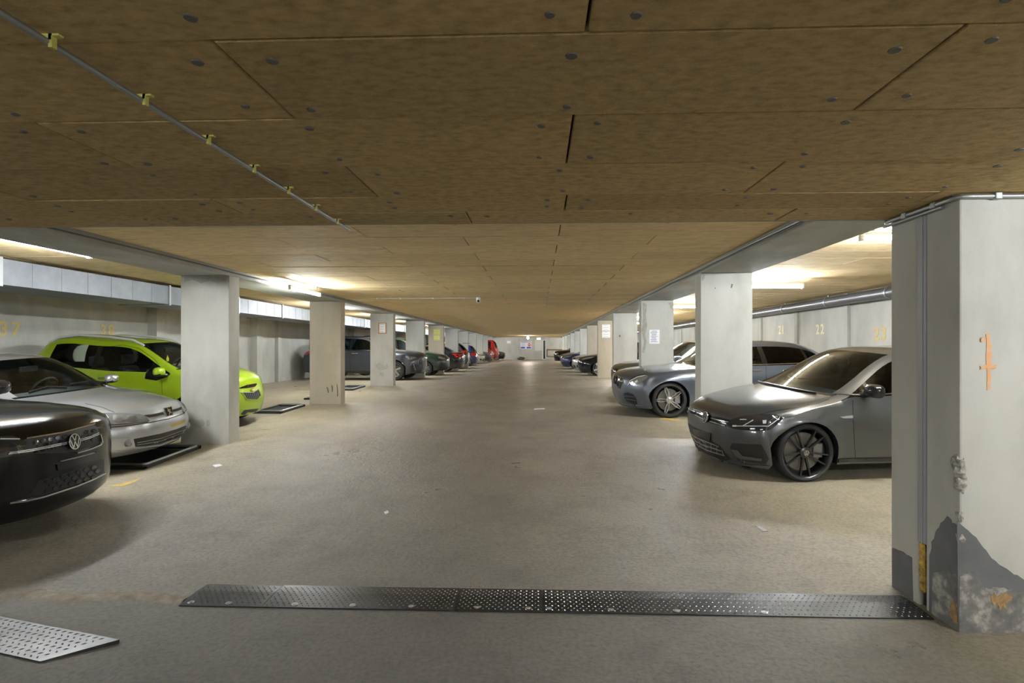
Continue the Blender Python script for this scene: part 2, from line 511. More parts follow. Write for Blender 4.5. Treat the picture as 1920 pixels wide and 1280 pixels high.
def px_patch(pts, plane, off, m, name, parent, loc0, thick=.0025):
    """flat paint patch whose outline follows the photo, laid on a plane ('x',X) or ('y',Y)"""
    P = []
    for u, v in pts:
        q = on_x(u, v, plane[1]) if plane[0] == 'x' else on_y(u, v, plane[1])
        P.append(q)
    n = Vector((-1, 0, 0)) if plane[0] == 'x' else Vector((0, -1, 0))
    # dense outline and fill
    p2 = [Vector((p.y, p.z)) if plane[0] == 'x' else Vector((p.x, p.z)) for p in P]
    vv, ee, ff, *_ = delaunay_2d_cdt(p2, [], [list(range(len(p2)))], 1, 1e-5)
    vs3 = [Vector((plane[1], q.x, q.y)) if plane[0] == 'x' else Vector((q.x, plane[1], q.y)) for q in vv]
    vs3 = [q + n * off for q in vs3]
    o = mesh_obj(name, [q - Vector(loc0) for q in vs3], ff, m, parent)
    bm = bmesh.new(); bm.from_mesh(o.data)
    for f in bm.faces:
        f.normal_update()
        if f.normal.dot(n) < 0: f.normal_flip()
    bmesh.ops.solidify(bm, geom=bm.faces[:], thickness=thick)
    bm.to_mesh(o.data); bm.free()
    return o

def rag(pts, amp, n=5, seed=1):
    rnd = random.Random(seed); out = []
    for i in range(len(pts) - 1):
        a, b = pts[i], pts[i + 1]
        for k in range(n):
            t = k / n
            out.append((a[0] + (b[0] - a[0]) * t + rnd.uniform(-amp, amp), a[1] + (b[1] - a[1]) * t + rnd.uniform(-amp, amp)))
    out.append(pts[-1])
    return out

MGP = mat('grey_base_paint', (.125, .13, .135), .55, var=((.105, .11, .115), (.145, .15, .155)), vscale=6)
MSC = mat('scraped_base_paint', (.25, .24, .22), .7, var=((.10, .105, .11), (.46, .45, .40), (.5, (.18, .175, .165))), vscale=13, detail=8)
MRUST = mat('rust_stain', (.34, .19, .07), .8, var=((.17, .12, .07), (.46, .28, .10)), vscale=28)
ORG = mat('orange_spray', (.70, .38, .20), .8, var=((.50, .46, .40), (.74, .34, .14), (.48, (.66, .38, .20))), vscale=45)
L0 = bc.location
cy_ = BY0
px_patch(rag([(1793, 975), (1830, 1008), (1860, 1047), (1895, 1072), (1925, 1088), (1990, 1110)], 1.5, 5, 2) + [(1990, 1186), (1797, 1186)], ('y', cy_), .001, MGP, 'paint_band', bc, L0)
px_patch(rag([(1800, 1080), (1822, 1070), (1850, 1105), (1880, 1098), (1905, 1110), (1990, 1115)], 3, 5, 3) + [(1990, 1186), (1798, 1186)], ('y', cy_), .0028, MSC, 'scraped_band', bc, L0)
px_patch(rag([(1856, 1118), (1862, 1111), (1870, 1116), (1884, 1110), (1897, 1118), (1893, 1126), (1886, 1128), (1884, 1141), (1879, 1134), (1874, 1143), (1868, 1129), (1861, 1134), (1856, 1118)], 1.3, 4, 4), ('y', cy_), .005, MRUST, 'rust_patch', bc, L0)
px_patch(rag([(1742, 1040), (1752, 1000), (1775, 968), (1796, 985)], 2, 5, 5) + [(1797, 1186), (1742, 1152)], ('x', BX), .001, MGP, 'paint_band', bc, L0)
px_patch(rag([(1748, 1075), (1775, 1068), (1797, 1080)], 2, 5, 6) + [(1797, 1186), (1748, 1155)], ('x', BX), .0028, MSC, 'scraped_band', bc, L0)
px_patch(rag([(1784, 1132), (1789, 1124), (1794, 1134), (1797, 1150), (1797, 1170), (1788, 1164), (1782, 1150), (1784, 1132)], 1.5, 4, 8), ('x', BX), .005, MRUST, 'rust_patch', bc, L0)
px_patch(rag([(1673, 1028), (1690, 1032), (1710, 1045)], 1.5, 4, 7) + [(1712, 1130), (1673, 1106)], ('x', BX + .002), .001, MGP, 'paint_band', bc, L0)
for pts, sd in (([(1848, 626), (1856, 624), (1859, 660), (1857, 730), (1850, 731), (1849, 680)], 11), ([(1837, 685), (1868, 683), (1868, 690), (1838, 692)], 12), ([(1838, 632), (1846, 632), (1846, 640), (1838, 640)], 13)):
    px_patch(rag(pts + [pts[0]], 1.2, 4, sd), ('y', cy_), .002 + .002 * (sd - 11), ORG, 'spray_mark', bc, L0, .001)
# scrapes, smudges and water stains on the other columns
MSM = mat('grey_smudge', (.38, .38, .345), .85, var=((.33, .33, .30), (.44, .44, .40)), vscale=20)
MSCR = mat('dark_scrape', (.16, .145, .12), .85)
MWET = mat('water_stain', (.36, .345, .295), .8, var=((.32, .305, .25), (.41, .395, .34)), vscale=15)
for side, k, m_, pts in (('left', 1, MSCR, [(612, 726), (614, 724), (617, 736), (615, 737)]), ('left', 1, MSCR, [(621, 722), (624, 722), (624, 734), (622, 735)]), ('left', 1, MSCR, [(631, 719), (633, 720), (634, 743), (632, 743)]),
        ('left', 2, MSM, [(712, 698), (718, 697), (721, 702), (717, 706), (712, 704)]), ('left', 2, MSM, [(703, 684), (712, 680), (722, 686), (726, 680), (728, 690), (718, 694), (708, 692)]),
        ('left', 0, MSM, [(366, 788), (380, 785), (384, 795), (376, 803), (366, 799)]), ('left', 0, MSM, [(386, 788), (393, 787), (394, 798), (388, 800)]),
        ('left', 0, MSM, [(345, 518), (425, 518), (424, 527), (408, 531), (394, 526), (378, 531), (360, 524), (346, 529)]),
        ('right', 1, MWET, [(1205, 568), (1213, 570), (1211, 590), (1214, 610), (1210, 625), (1212, 645), (1208, 662), (1204, 660), (1207, 640), (1203, 620), (1206, 600)]),
        ('right', 1, MWET, [(1252, 567), (1262, 566), (1262, 582), (1257, 577)]), ('right', 0, MSCR, [(1371, 533), (1374, 532), (1373, 539), (1370, 540)]), ('right', 0, MSCR, [(1340, 539), (1342, 539), (1342, 541), (1340, 541)]),
        ('right', 0, MSM, [(1315, 515), (1322, 514), (1321, 523), (1316, 526)]), ('right', 2, MSCR, [(1160, 629), (1163, 627), (1164, 631), (1161, 632)])):
    o_ = COLS[side, k]
    px_patch(rag(pts + [pts[0]], .5, 3, len(pts) + k), ('y', Y1 + SP * k), .001, m_, 'wall_mark', o_, o_.location, .001)
# broken edge chips and yellow foam squeezed out of the joint
rnd = random.Random(5)
def lump(c, r, n=10, m=6, seed=1, squash=(1, 1, 1)):
    rr = random.Random(seed); v = []; f = []
    for i in range(m + 1):
        for k in range(n):
            a = math.pi * i / m; b = 2 * math.pi * k / n
            q = r * (1 + rr.uniform(-.25, .25))
            v.append((c[0] + q * math.sin(a) * math.cos(b) * squash[0], c[1] + q * math.sin(a) * math.sin(b) * squash[1], c[2] + q * math.cos(a) * squash[2]))
    for i in range(m):
        for k in range(n):
            f.append((i * n + k, i * n + (k + 1) % n, (i + 1) * n + (k + 1) % n, (i + 1) * n + k))
    return v, f
fo = MB()
for i in range(6):
    fo.add(*lump((BX + .012, BYJ + rnd.uniform(-.012, .012), .12 + i * .045), .028, seed=i, squash=(.7, .9, 1.3)))
bcp(fo, 'foam', mat('yellow_foam', (.62, .40, .07), .8, var=((.18, .10, .03), (.72, .48, .10)), vscale=18, bump=.6, bscale=40), smooth=True)
ch = MB()
for i, (z, yy) in enumerate([(.86, BY0), (.80, BY0), (.90, BY0 + .01), (.62, BY0), (.5, BY0)]):
    ch.add(*lump((BX + .012, yy + .012, z), .022 + .012 * (i < 3), seed=20 + i, squash=(.9, .9, 1.5)))
bcp(ch, 'broken_edge', mat('broken_concrete', (.36, .35, .31), .9, var=((.10, .10, .09), (.6, .58, .52)), vscale=40, bump=.8, bscale=70), smooth=True)

# ------------------------------------------------------------------ steel plates over the floor joint
def tread_plate(name, x0, x1, y0, y1, label, m, seed, bolts=()):
    e = empty(name, ((x0 + x1) / 2, (y0 + y1) / 2, 0))
    tag(e, label, 'cover plate', group='steel plates over the floor joint')
    hx, hy = (x1 - x0) / 2, (y1 - y0) / 2
    b = MB()
    prof = [(-hy, 0), (-hy, .006), (.03, .016), (hy, .010), (hy, 0)]
    v = [(sx * hx, yy, z) for sx in (-1, 1) for yy, z in prof]
    n = len(prof)
    b.add(v, [tuple(range(n)), tuple(range(n, 2 * n))[::-1]] + [(i, (i + 1) % n, n + (i + 1) % n, n + i) for i in range(n)])
    b.build('plate', m, e)
    st = MB()
    def zz(yy): return .006 + (yy + hy) / (.03 + hy) * .010 if yy < .03 else .016 - (yy - .03) / (hy - .03) * .006
    r = 0; yy = -hy + .02
    while yy < hy - .012:
        x = -hx + .02 + (.018 if r % 2 else 0)
        while x < hx - .015:
            a = .6 if (r % 2) else -.6
            dx, dy = .0075 * math.cos(a), .0075 * math.sin(a)
            z = zz(yy)
            ox, oy = -dy * .38, dx * .38
            st.add([(x - dx, yy - dy, z), (x + ox, yy + oy, z), (x + dx, yy + dy, z), (x - ox, yy - oy, z), (x, yy, z + .0035)], [(0, 3, 4), (3, 2, 4), (2, 1, 4), (1, 0, 4)])
            x += .036
        yy += .0225; r += 1
    so = st.build('tread_pattern', MSTUD if m is MSTEEL else m, e); so['kind'] = 'stuff'
    for bx_ in bolts:
        MB().lathe([(0, .004), (.008, .004), (.011, .0), (.02, -.001)], 10, 'z', (bx_ - (x0 + x1) / 2, -hy + .035, .010)).build('bolt', MGREY, e)
    return e
tread_plate('joint_plate', -2.13, -1.633, 3.085, 3.36, 'shortest tread plate, leftmost over the floor joint', MSTEEL, 1, (-2.08, -1.85))
tread_plate('joint_plate', -1.63, -.492, 3.085, 3.36, 'long dark tread plate left of centre over the floor joint', MSTEEL, 2, (-1.45, -1.1, -.75))
tread_plate('joint_plate', -.489, .022, 3.085, 3.36, 'short tread plate in the middle of the floor joint', MSTEEL, 3, (-.36, -.06))
tread_plate('joint_plate', .026, 2.225, 3.085, 3.36, 'longest tread plate running to the scarred double column', MSTEEL, 4, (.06, .42, .8, 1.3))
pl = empty('ramp_plate', (-2.8, 2.72, 0), R(-13.5))
tag(pl, 'loose bright tread plate lying apart on the floor at lower left', 'cover plate')
b = MB(); v = [(-.75, -.12, 0), (.42, -.12, 0), (.62, .115, 0), (-.75, .115, 0)]
v = v + [(q[0], q[1], .008 if q[1] < 0 else .02) for q in v]
b.add(v, [(0, 3, 2, 1), (4, 5, 6, 7), (0, 1, 5, 4), (1, 2, 6, 5), (2, 3, 7, 6), (3, 0, 4, 7)])
b.build('plate', MSTEEL2, pl)
st = MB(); r = 0; yy = -.10
while yy < .105:
    x = -.73 + (.022 if r % 2 else 0)
    while x < .40 + (yy + .12) / .235 * .2 - .02:
        a = .7 if r % 2 else -.7
        dx, dy = .014 * math.cos(a), .014 * math.sin(a); z = .008 + (yy + .12) / .235 * .012
        ox, oy = -dy * .35, dx * .35
        st.add([(x - dx, yy - dy, z), (x + ox, yy + oy, z), (x + dx, yy + dy, z), (x - ox, yy - oy, z), (x, yy, z + .004)], [(0, 3, 4), (3, 2, 4), (2, 1, 4), (1, 0, 4)])
        x += .044
    yy += .028; r += 1
so = st.build('tread_pattern', MSTEEL2, pl); so['kind'] = 'stuff'
# rough mortar lip that closes the joint left of the plates
jl = MB(); n = 60
prof_v = []
rr = random.Random(3)
for i in range(n + 1):
    x = -4.6 + i * (2.46 / n)
    h = .012 + rr.uniform(-.005, .006); y_ = 3.16 + .02 * math.sin(i * .4) + rr.uniform(-.006, .006)
    prof_v += [(x, y_ - .03, -.002), (x, y_, h), (x, y_ + .10 + rr.uniform(-.02, .02), -.002)]
jl.add(prof_v, [(3 * i + a, 3 * i + a + 1, 3 * i + a + 4, 3 * i + a + 3) for i in range(n) for a in (0, 1)])
tag(jl.build('mortar_lip', mat('mortar', (.30, .27, .21), .85, var=((.22, .19, .14), (.40, .36, .29)), vscale=14, bump=.5, bscale=50), smooth=True), 'crumbled mortar ridge along the floor joint left of the plates', 'mortar ridge', kind='structure')

# ================================================================== CARS
def cr_spline(P, t):
    """Catmull-Rom through rows of P at float t in [0, len-1]"""
    P = np.asarray(P, float); n = len(P)
    i = min(int(t), n - 2); u = t - i
    p1, p2 = P[i], P[i + 1]
    p0 = P[i - 1] if i > 0 else 2 * p1 - p2
    p3 = P[i + 2] if i + 2 < n else 2 * p2 - p1
    d1, d2 = np.linalg.norm(p1 - p0) + 1e-6, np.linalg.norm(p2 - p1) + 1e-6
    d3 = np.linalg.norm(p3 - p2) + 1e-6
    m1 = ((p1 - p0) / d1 * d2 + (p2 - p1)) / (1 + d2 / d1 * 0 + 1) if False else .5 * ((p1 - p0) / d1 + (p2 - p1) / d2) * d2
    m2 = .5 * ((p2 - p1) / d2 + (p3 - p2) / d3) * d2
    u2, u3 = u * u, u ** 3
    return (2 * u3 - 3 * u2 + 1) * p1 + (u3 - 2 * u2 + u) * m1 + (-2 * u3 + 3 * u2) * p2 + (u3 - u2) * m2

def sstep(x):
    x = max(0.0, min(1.0, x)); return x * x * (3 - 2 * x)

def interp(tab, b):
    return float(np.interp(b, [q[0] for q in tab], [q[1] for q in tab]))

class Car:
    """body lofted from a centre-line and an edge-line profile plus two side panels with real wheel arches"""
    def __init__(s, spec, pose, label, name='car', facing=1, z0=None, cat='car', group=None):
        s.sp = spec; L = s.L = spec['L']
        x0, y0, yaw = pose
        a = yaw + (0 if facing > 0 else math.pi)
        y_a, y_b = fz(y0 - .75), fz(y0 + .75)
        zc = (y_a + y_b) / 2 if z0 is None else z0
        nrm = Vector((0, -(y_b - y_a) / 1.5, 1)).normalized()
        fw = Vector((math.cos(a), math.sin(a), 0)); fw = (fw - nrm * fw.dot(nrm)).normalized()
        lf = nrm.cross(fw)
        M = Matrix((fw, lf, nrm)).transposed().to_4x4()
        M.translation = (x0, y0, zc)
        s.M = M; s.Mi = M.inverted()
        s.root = empty(name)
        s.root.matrix_world = M
        tag(s.root, label, cat, group)
        s.body()
        s.wheels()
        s.under()

    def P3(s, b, y, z):
        return (s.L / 2 - b, y, z)

    def body(s):
        sp = s.sp
        C = [(k[0], 0, k[1]) for k in sp['C']]; E = sp['E']
        nk = len(C) - 1                       # key 3 = bonnet front corner, key 11 = tail corner
        Ed = np.array([cr_spline(E, t) for t in np.linspace(0, nk, nk * 40 + 1)]); td = np.linspace(0, nk, nk * 40 + 1)
        i3, i11 = 3 * 40, 11 * 40
        bmono = np.maximum.accumulate(Ed[i3:i11 + 1, 0] + np.arange(i11 - i3 + 1) * 1e-6)
        R_, Ra = sp['R'], sp['Ra']
        sill = sp.get('sill', .2)
        bs = set(np.round(np.linspace(bmono[0], bmono[-1], 46), 4))
        bs |= {round(float(Ed[k * 40, 0]), 4) for k in range(4, 11)}
        for g in sp['glass']:
            bs |= {g[0], g[1]}
        arch = []
        for bw in (sp['wf'], sp['wr']):
            ph0 = math.asin(max(-.9, (sill - R_) / Ra))
            pl_ = [ph0 + (math.pi - 2 * ph0) * k / 20 for k in range(21)]
            ab = [bw + Ra * math.cos(p) for p in pl_]
            bs = {q for q in bs if not (min(ab) - .02 < q < max(ab) + .02)}
            bs |= {round(q, 4) for q in ab} | {round(min(ab) - .004, 4), round(max(ab) + .004, 4)}
            arch.append((bw, min(ab), max(ab)))
        bs = sorted(q for q in bs if bmono[0] + .012 < q < bmono[-1] - .012)
        bs = [bs[0]] + [bs[i] for i in range(1, len(bs)) if bs[i] - bs[i - 1] > .0018]
        def tb(b): return float(np.interp(b, bmono, td[i3:i11 + 1]))
        st_t = [3.0] + [tb(b) for b in bs] + [11.0]
        n1, n2, n3 = 2, 4, 10                 # rows: edge-windowtop, windowtop-belt, belt-bottom
        def zbot(b):
            for bw, a0, a1 in arch:
                if a0 - .001 <= b <= a1 + .001:
                    return max(sill, R_ + math.sqrt(max(0, Ra ** 2 - (b - bw) ** 2)))
            return sill
        def prof(b, yE, zE):
            belt = interp(sp['belt'], b); ym = interp(sp['ymax'], b)
            zb = min(belt, zE - .055)
            wt = max(zE - sp.get('rail', .05), zb + .002)
            g = sstep((zE - belt) / .25)
            yb = (1 - g) * (yE + .62 * (ym - yE)) + g * (ym - sp.get('tum', .035))
            zs = min(interp(sp['zsh'], b), zb - .05)
            pts = [(yb, zb), (ym, zs), (ym - .004, zs * .62 + .12), (ym - .02, .36), (ym - sp.get('tuck', .06), sill)]
            tt = np.linspace(0, 4, 60)
            pd = np.array([cr_spline(pts, t) for t in tt])
            o = np.argsort(pd[:, 1])
            return zb, wt, yb, (pd[o, 1], pd[o, 0])
        nose = Ed[:i3 + 1]; tail = Ed[i11:]
        cols = []
        zrow0 = None
        def endcol(edge, b0, zE):
            # rows down the nose or tail edge
            zb = zE - (zE - edge_zmin(edge)) * .10; z_lo = edge_zmin(edge)
            zs = [zE + (zb - zE) * k / (n1 + n2) for k in range(n1 + n2)] + [zb + (z_lo - zb) * k / n3 for k in range(n3 + 1)]
            return zs
        def edge_zmin(edge): return min(edge[0, 2], edge[-1, 2])
        def ev(edge, z):
            o = np.argsort(edge[:, 2])
            return float(np.interp(z, edge[o, 2], edge[o, 0])), float(np.interp(z, edge[o, 2], edge[o, 1]))
        zf_ = endcol(nose, 0, nose[-1, 2]); zr_ = endcol(tail, 0, tail[0, 2])
        bf0, br0 = nose[-1, 0], tail[0, 0]
        cols.append([(ev(nose, z)[0], ev(nose, z)[1], z) for z in zf_])
        for b, t in zip(bs, st_t[1:-1]):
            e = cr_spline(E, t); yE, zE = e[1], e[2]
            zb, wt, yb, (pz, py) = prof(b, yE, zE)
            zlo = zbot(b)
            # blend sill toward the bumper bottoms at both ends
            if b < arch[0][1]:
                k_ = sstep((b - bf0) / max(.05, arch[0][1] - bf0)); zlo = zf_[-1] + (sill - zf_[-1]) * k_
            if b > arch[1][2]:
                k_ = sstep((br0 - b) / max(.05, br0 - arch[1][2])); zlo = zr_[-1] + (sill - zr_[-1]) * k_
            zlo = min(zlo, zb - .03)
            row = []
            for k in range(n1): row.append((k / n1, zE + (wt - zE) * k / n1))
            for k in range(n2): row.append((None, wt + (zb - wt) * k / n2))
            zz = [q[1] for q in row] + [zb + (zlo - zb) * (k / n3) for k in range(n3 + 1)]
            col = []
            for k, z in enumerate(zz):
                if k < n1 + n2:
                    f = (zE - z) / max(1e-4, zE - zb)
                    yy = yE + (yb - yE) * f + .018 * math.sin(math.pi * f) * sstep((zE - zb) / .3)
                else:
                    yy = float(np.interp(z, pz, py))
                bb = b
                for (edge, be, zl, d) in ((nose, bf0, zf_, b - bf0), (tail, br0, zr_, br0 - b)):
                    if d < .34 and z < edge[:, 2].max() + .02:
                        q = ev(edge, min(z, edge[:, 2].max()))
                        kk = sstep(d / .34)
                        yy = q[1] + (yy - q[1]) * kk
                        bb = bb + (q[0] - be) * (1 - sstep(d / .2)) * (1 if d < .2 else 0)
                for bw, a0, a1 in arch:
                    dd = math.hypot(b - bw, z - R_) - Ra
                    if z > R_ * .5 and dd > -.01:
                        yy += sp.get('flare', .012) * math.exp(-(dd / .055) ** 2)
                col.append((bb, yy, z))
            cols.append(col)
        cols.append([(ev(tail, z)[0], ev(tail, z)[1], z) for z in zr_])
        # belt patch rows
        tn = [float(np.interp(z, nose[:, 2], td[:i3 + 1])) for z in zf_][::-1]
        ot = np.argsort(tail[:, 2])
        tr = [float(np.interp(z, tail[ot, 2], td[i11:][ot])) for z in zr_]
        ts = tn[:-1] + st_t + tr[1:]
        vv = [0, .12, .24, .36, .48, .6, .7, .79, .87, .935, 1.0]
        verts, faces, kinds = [], [], []
        def pexp(t):
            return interp(sp['pb'], t), interp(sp['pz'], t)
        grid = []
        for i, t in enumerate(ts):
            c = cr_spline(C, t); e = cr_spline(E, t)
            if i < len(tn) - 1 or i >= len(tn) - 1 + len(st_t):
                pass
            pb, pz_ = pexp(t)
            row = []
            for v in vv:
                row.append((c[0] + (e[0] - c[0]) * v ** pb, e[1] * v, c[2] + (e[2] - c[2]) * v ** pz_))
            grid.append(row)
        # snap belt edge onto side columns
        for i in range(len(tn) - 1):
            grid[i][-1] = cols[0][len(zf_) - 1 - i]
        for j in range(len(st_t)):
            grid[len(tn) - 1 + j][-1] = cols[j][0]
        for j in range(1, len(tr)):
            grid[len(tn) - 1 + len(st_t) - 1 + j][-1] = cols[-1][j]
        s.grid, s.ts = grid, ts
        def addq(q, kind):
            o = len(verts); verts.extend(q); faces.append(tuple(range(o, o + len(q)))); kinds.append(kind)
        ws0, ws1 = sp.get('ws', (6.0, 7.0)); rw0, rw1 = sp.get('rw', (9.05, 9.95))
        for i in range(len(ts) - 1):
            tm = (ts[i] + ts[i + 1]) / 2
            for j in range(len(vv) - 1):
                kind = 'paint'
                if ws0 <= tm <= ws1 and vv[j + 1] < .94: kind = 'windshield'
                elif ws0 - .12 < tm < ws0: kind = 'cowl'
                elif rw0 <= tm <= rw1 and vv[j + 1] < sp.get('rwv', .88): kind = 'rear_window'
                elif sp.get('roofblack') and ws1 < tm < 9.0 and vv[j + 1] < .94: kind = 'roof'
                addq([grid[i][j], grid[i + 1][j], grid[i + 1][j + 1], grid[i][j + 1]], kind)
        gl = sp['glass']; g_lo, g_hi = min(g[0] for g in gl), max(g[1] for g in gl)
        nr = n1 + n2 + n3
        for i in range(len(cols) - 1):
            bm_ = (cols[i][0][0] + cols[i + 1][0][0]) / 2
            for k in range(nr):
                kind = 'paint'
                if n1 <= k < n1 + n2:
                    if 0 < i < len(cols) - 2 and g_lo < bm_ < g_hi:
                        kind = 'pil%d' % sum(1 for g in gl if bm_ > g[1] - 1e-4)
                        for gi, g in enumerate(gl):
                            if g[0] - 1e-4 < bm_ < g[1] + 1e-4: kind = 'side%d' % gi
                addq([cols[i][k], cols[i][k + 1], cols[i + 1][k + 1], cols[i + 1][k]], kind)
            a, b_ = cols[i][nr], cols[i + 1][nr]
            addq([a, (a[0], a[1] - .07, a[2]), (b_[0], b_[1] - .07, b_[2]), b_], 'paint')
        s.cols = cols
        allv = []; allf = []
        def emit(name, want, m, mirror=True, smooth=True, parent=None):
            vs_, fs_ = [], []
            for q, kd in zip(faces, kinds):
                if kd not in want: continue
                for sg in ((1, -1) if mirror is True else (mirror,)):
                    o = len(vs_)
                    pts = [s.P3(verts[i][0], verts[i][1] * sg, verts[i][2]) for i in q]
                    if sg < 0: pts = pts[::-1]
                    vs_ += pts; fs_.append(tuple(range(o, o + len(pts))))
            if not fs_: return None
            o = mesh_obj(name, vs_, fs_, m, parent or s.root, smooth)
            bm = bmesh.new(); bm.from_mesh(o.data)
            bmesh.ops.remove_doubles(bm, verts=bm.verts, dist=.0009)
            bmesh.ops.dissolve_degenerate(bm, edges=bm.edges, dist=.0003)
            bmesh.ops.recalc_face_normals(bm, faces=bm.faces)
            if name == 'body':
                tot = sum(f.normal.dot(f.calc_center_median() - Vector((0, 0, .6))) * f.calc_area() for f in bm.faces)
                if tot < 0: bmesh.ops.reverse_faces(bm, faces=bm.faces)
            bm.to_mesh(o.data); bm.free()
            o.data.polygons.foreach_set('use_smooth', [True] * len(o.data.polygons))
            o.data.set_sharp_from_angle(angle=R(50))
            return o
        want = {'paint'} | ({'roof'} if not sp.get('roofblack') else set())
        s.body_o = emit('body', want, sp['paint'])
        emit('cowl', {'cowl'}, MGBLK)
        for gi in range(len(gl)):
            for sg in (1, -1): emit('window_pillar', {'pil%d' % gi}, MGBLK, mirror=sg)
        if sp.get('roofblack'): emit('roof', {'roof'}, sp['roofblack'])
        wsm, sgm = sp.get('wsg', GLT), sp.get('sgg', GLT)
        emit('windshield', {'windshield'}, wsm)
        emit('rear_window', {'rear_window'}, sgm)
        for gi in range(len(gl)):
            gm = sp.get('gmats', [sgm] * len(gl))[gi]
            for sg in (1, -1):
                emit('side_window', {'side%d' % gi}, gm, mirror=sg)
        # ray target: everything
        V2, F2 = [], []
        for q in faces:
            for sg in (1, -1):
                o = len(V2); V2 += [Vector(s.P3(verts[i][0], verts[i][1] * sg, verts[i][2])) for i in q]; F2.append(list(range(o, o + len(q))))
        s.bvh = BVHTree.FromPolygons(V2, F2)

    def wheels(s):
        sp = s.sp; r = sp['R']; rr = sp.get('rim', .24); wd = sp.get('tw', .21)
        tyre = MB()
        h = wd / 2; sw = r - rr
        prof = [(rr - .008, -h * .8), (rr + .004, -h * .96), (rr + sw * .4, -h), (r - .03, -h * .97), (r - .012, -h * .88), (r, -h * .7), (r, h * .7), (r - .012, h * .88), (r - .03, h * .97), (rr + sw * .4, h), (rr + .004, h * .96), (rr - .008, h * .8)]
        tyre.lathe(prof, 44)
        style = sp.get('wheel', 'five')
        ym = interp(sp['ymax'], sp['wf'])
        first = None
        for i, (bw, sg) in enumerate([(sp['wf'], 1), (sp['wf'], -1), (sp['wr'], 1), (sp['wr'], -1)]):
            if first is None:
                t = tyre.build('wheel', MRUB, s.root, smooth=True)
                first = t
                rim = MB()
                rim.lathe([(rr * .98, -h * .8), (rr * .93, -h * .3), (rr * .93, h * .55), (rr * .965, h * .86), (rr, h * .93), (rr + .003, h * .8), (rr - .004, h * .7)], 44)
                face, rimm = sp.get('spoke_m', MSIL), sp.get('rim_m', MSIL)
                rim.build('rim', rimm, t, smooth=True)
                y1 = h * .80; y0_ = h * .45
                spk = MB()
                def spoke(ang, w0, w1, off0=0., off1=0., r0=.045, r1=None, ya=None, yb=None):
                    r1 = r1 or rr * .95
                    ya = ya if ya is not None else y1 - .022; yb = yb if yb is not None else y1
                    ca, sa = math.cos(ang), math.sin(ang)
                    def pt(q, w, yy): return (q * ca - w * sa, yy, q * sa + w * ca)
                    v = []
                    for q, w, o_, yt in ((r0, w0, off0, ya), ((r0 + r1) / 2, (w0 + w1) / 2, (off0 + off1) / 2, (ya + yb) / 2 + .004), (r1, w1, off1, yb)):
                        v += [pt(q, o_ - w / 2, yt), pt(q, o_ + w / 2, yt), pt(q, o_ + w / 2 * 1.1, yt - .03), pt(q, o_ - w / 2 * 1.1, yt - .03)]
                    f = []
                    for k in (0, 4):
                        f += [(k + a, k + (a + 1) % 4, k + 4 + (a + 1) % 4, k + 4 + a) for a in range(4)]
                    f += [(0, 3, 2, 1), (8, 9, 10, 11)]
                    spk.add(v, f)
                a0 = sp.get('wrot', .3)
                if style == 'golf':
                    for k in range(5):
                        a = a0 + k * 2 * math.pi / 5
                        spoke(a, .022, .016, -.014, -.058); spoke(a, .022, .016, .014, .058)
                elif style == 'merc':
                    for k in range(5):
                        a = a0 + k * 2 * math.pi / 5
                        spoke(a, .013, .013, -.012, -.030, .05, rr * .62); spoke(a, .013, .013, .012, .030, .05, rr * .62)
                        spoke(a, .013, .013, -.030, -.012, rr * .60, rr * .95); spoke(a, .013, .013, .030, .012, rr * .60, rr * .95)
                elif style == 'ten':
                    for k in range(10):
                        spoke(a0 + k * 2 * math.pi / 10, .035, .045)
                else:
                    for k in range(5):
                        spoke(a0 + k * 2 * math.pi / 5, .05, .06)
                spk.build('spokes', face, t)
                MB().lathe([(0, y1 + .004), (.028, y1 + .004), (.032, y1), (.062, y1 - .012), (.066, y1 - .045)], 24).build('hub', sp.get('hub_m', face), t, smooth=True)
                if style == 'golf':
                    k_ = MB()
                    for a_, b_ in (((-.38, .8), (-.02, .12)), ((.38, .8), (.02, .12)), ((-.80, .38), (-.36, -.76)), ((.80, .38), (.36, -.76)), ((-.36, -.76), (0, .02)), ((.36, -.76), (0, .02))):
                        a_, b_ = Vector(a_) * .026, Vector(b_) * .026; d_ = (b_ - a_).normalized(); q_ = Vector((-d_.y, d_.x)) * .0025
                        k_.prism([tuple(a_ + q_), tuple(a_ - q_), tuple(b_ - q_), tuple(b_ + q_)], (0, y1 + .0065, 0), (-1, 0, 0), (0, 0, 1), -.003)
                    k_.lathe([(.026, y1 + .004), (.026, y1 + .008), (.030, y1 + .008), (.030, y1 + .0)], 24)
                    k_.build('hub_emblem', MCHR, t)
                MB().lathe([(.05, 0), (.05, y0_ * .3), (rr * .78, y0_ * .3), (rr * .78, 0)], 32).build('brake_disc', MDISC, t)
                MB().box(-rr * .82, -rr * .42, 0, y0_ * .75, -.07, .09).build('brake_caliper', MTAN, t, bevel=.01)
            else:
                t = copy_tree(first, s.root)
            inset = sp.get('inset', .03)
            yc = ym - inset - h
            t.location = s.P3(bw, sg * yc, r)
            t.rotation_euler = (0, 0, 0 if sg > 0 else math.pi)
            if i < 2 and sp.get('steer'):
                t.rotation_euler[2] += sp['steer']

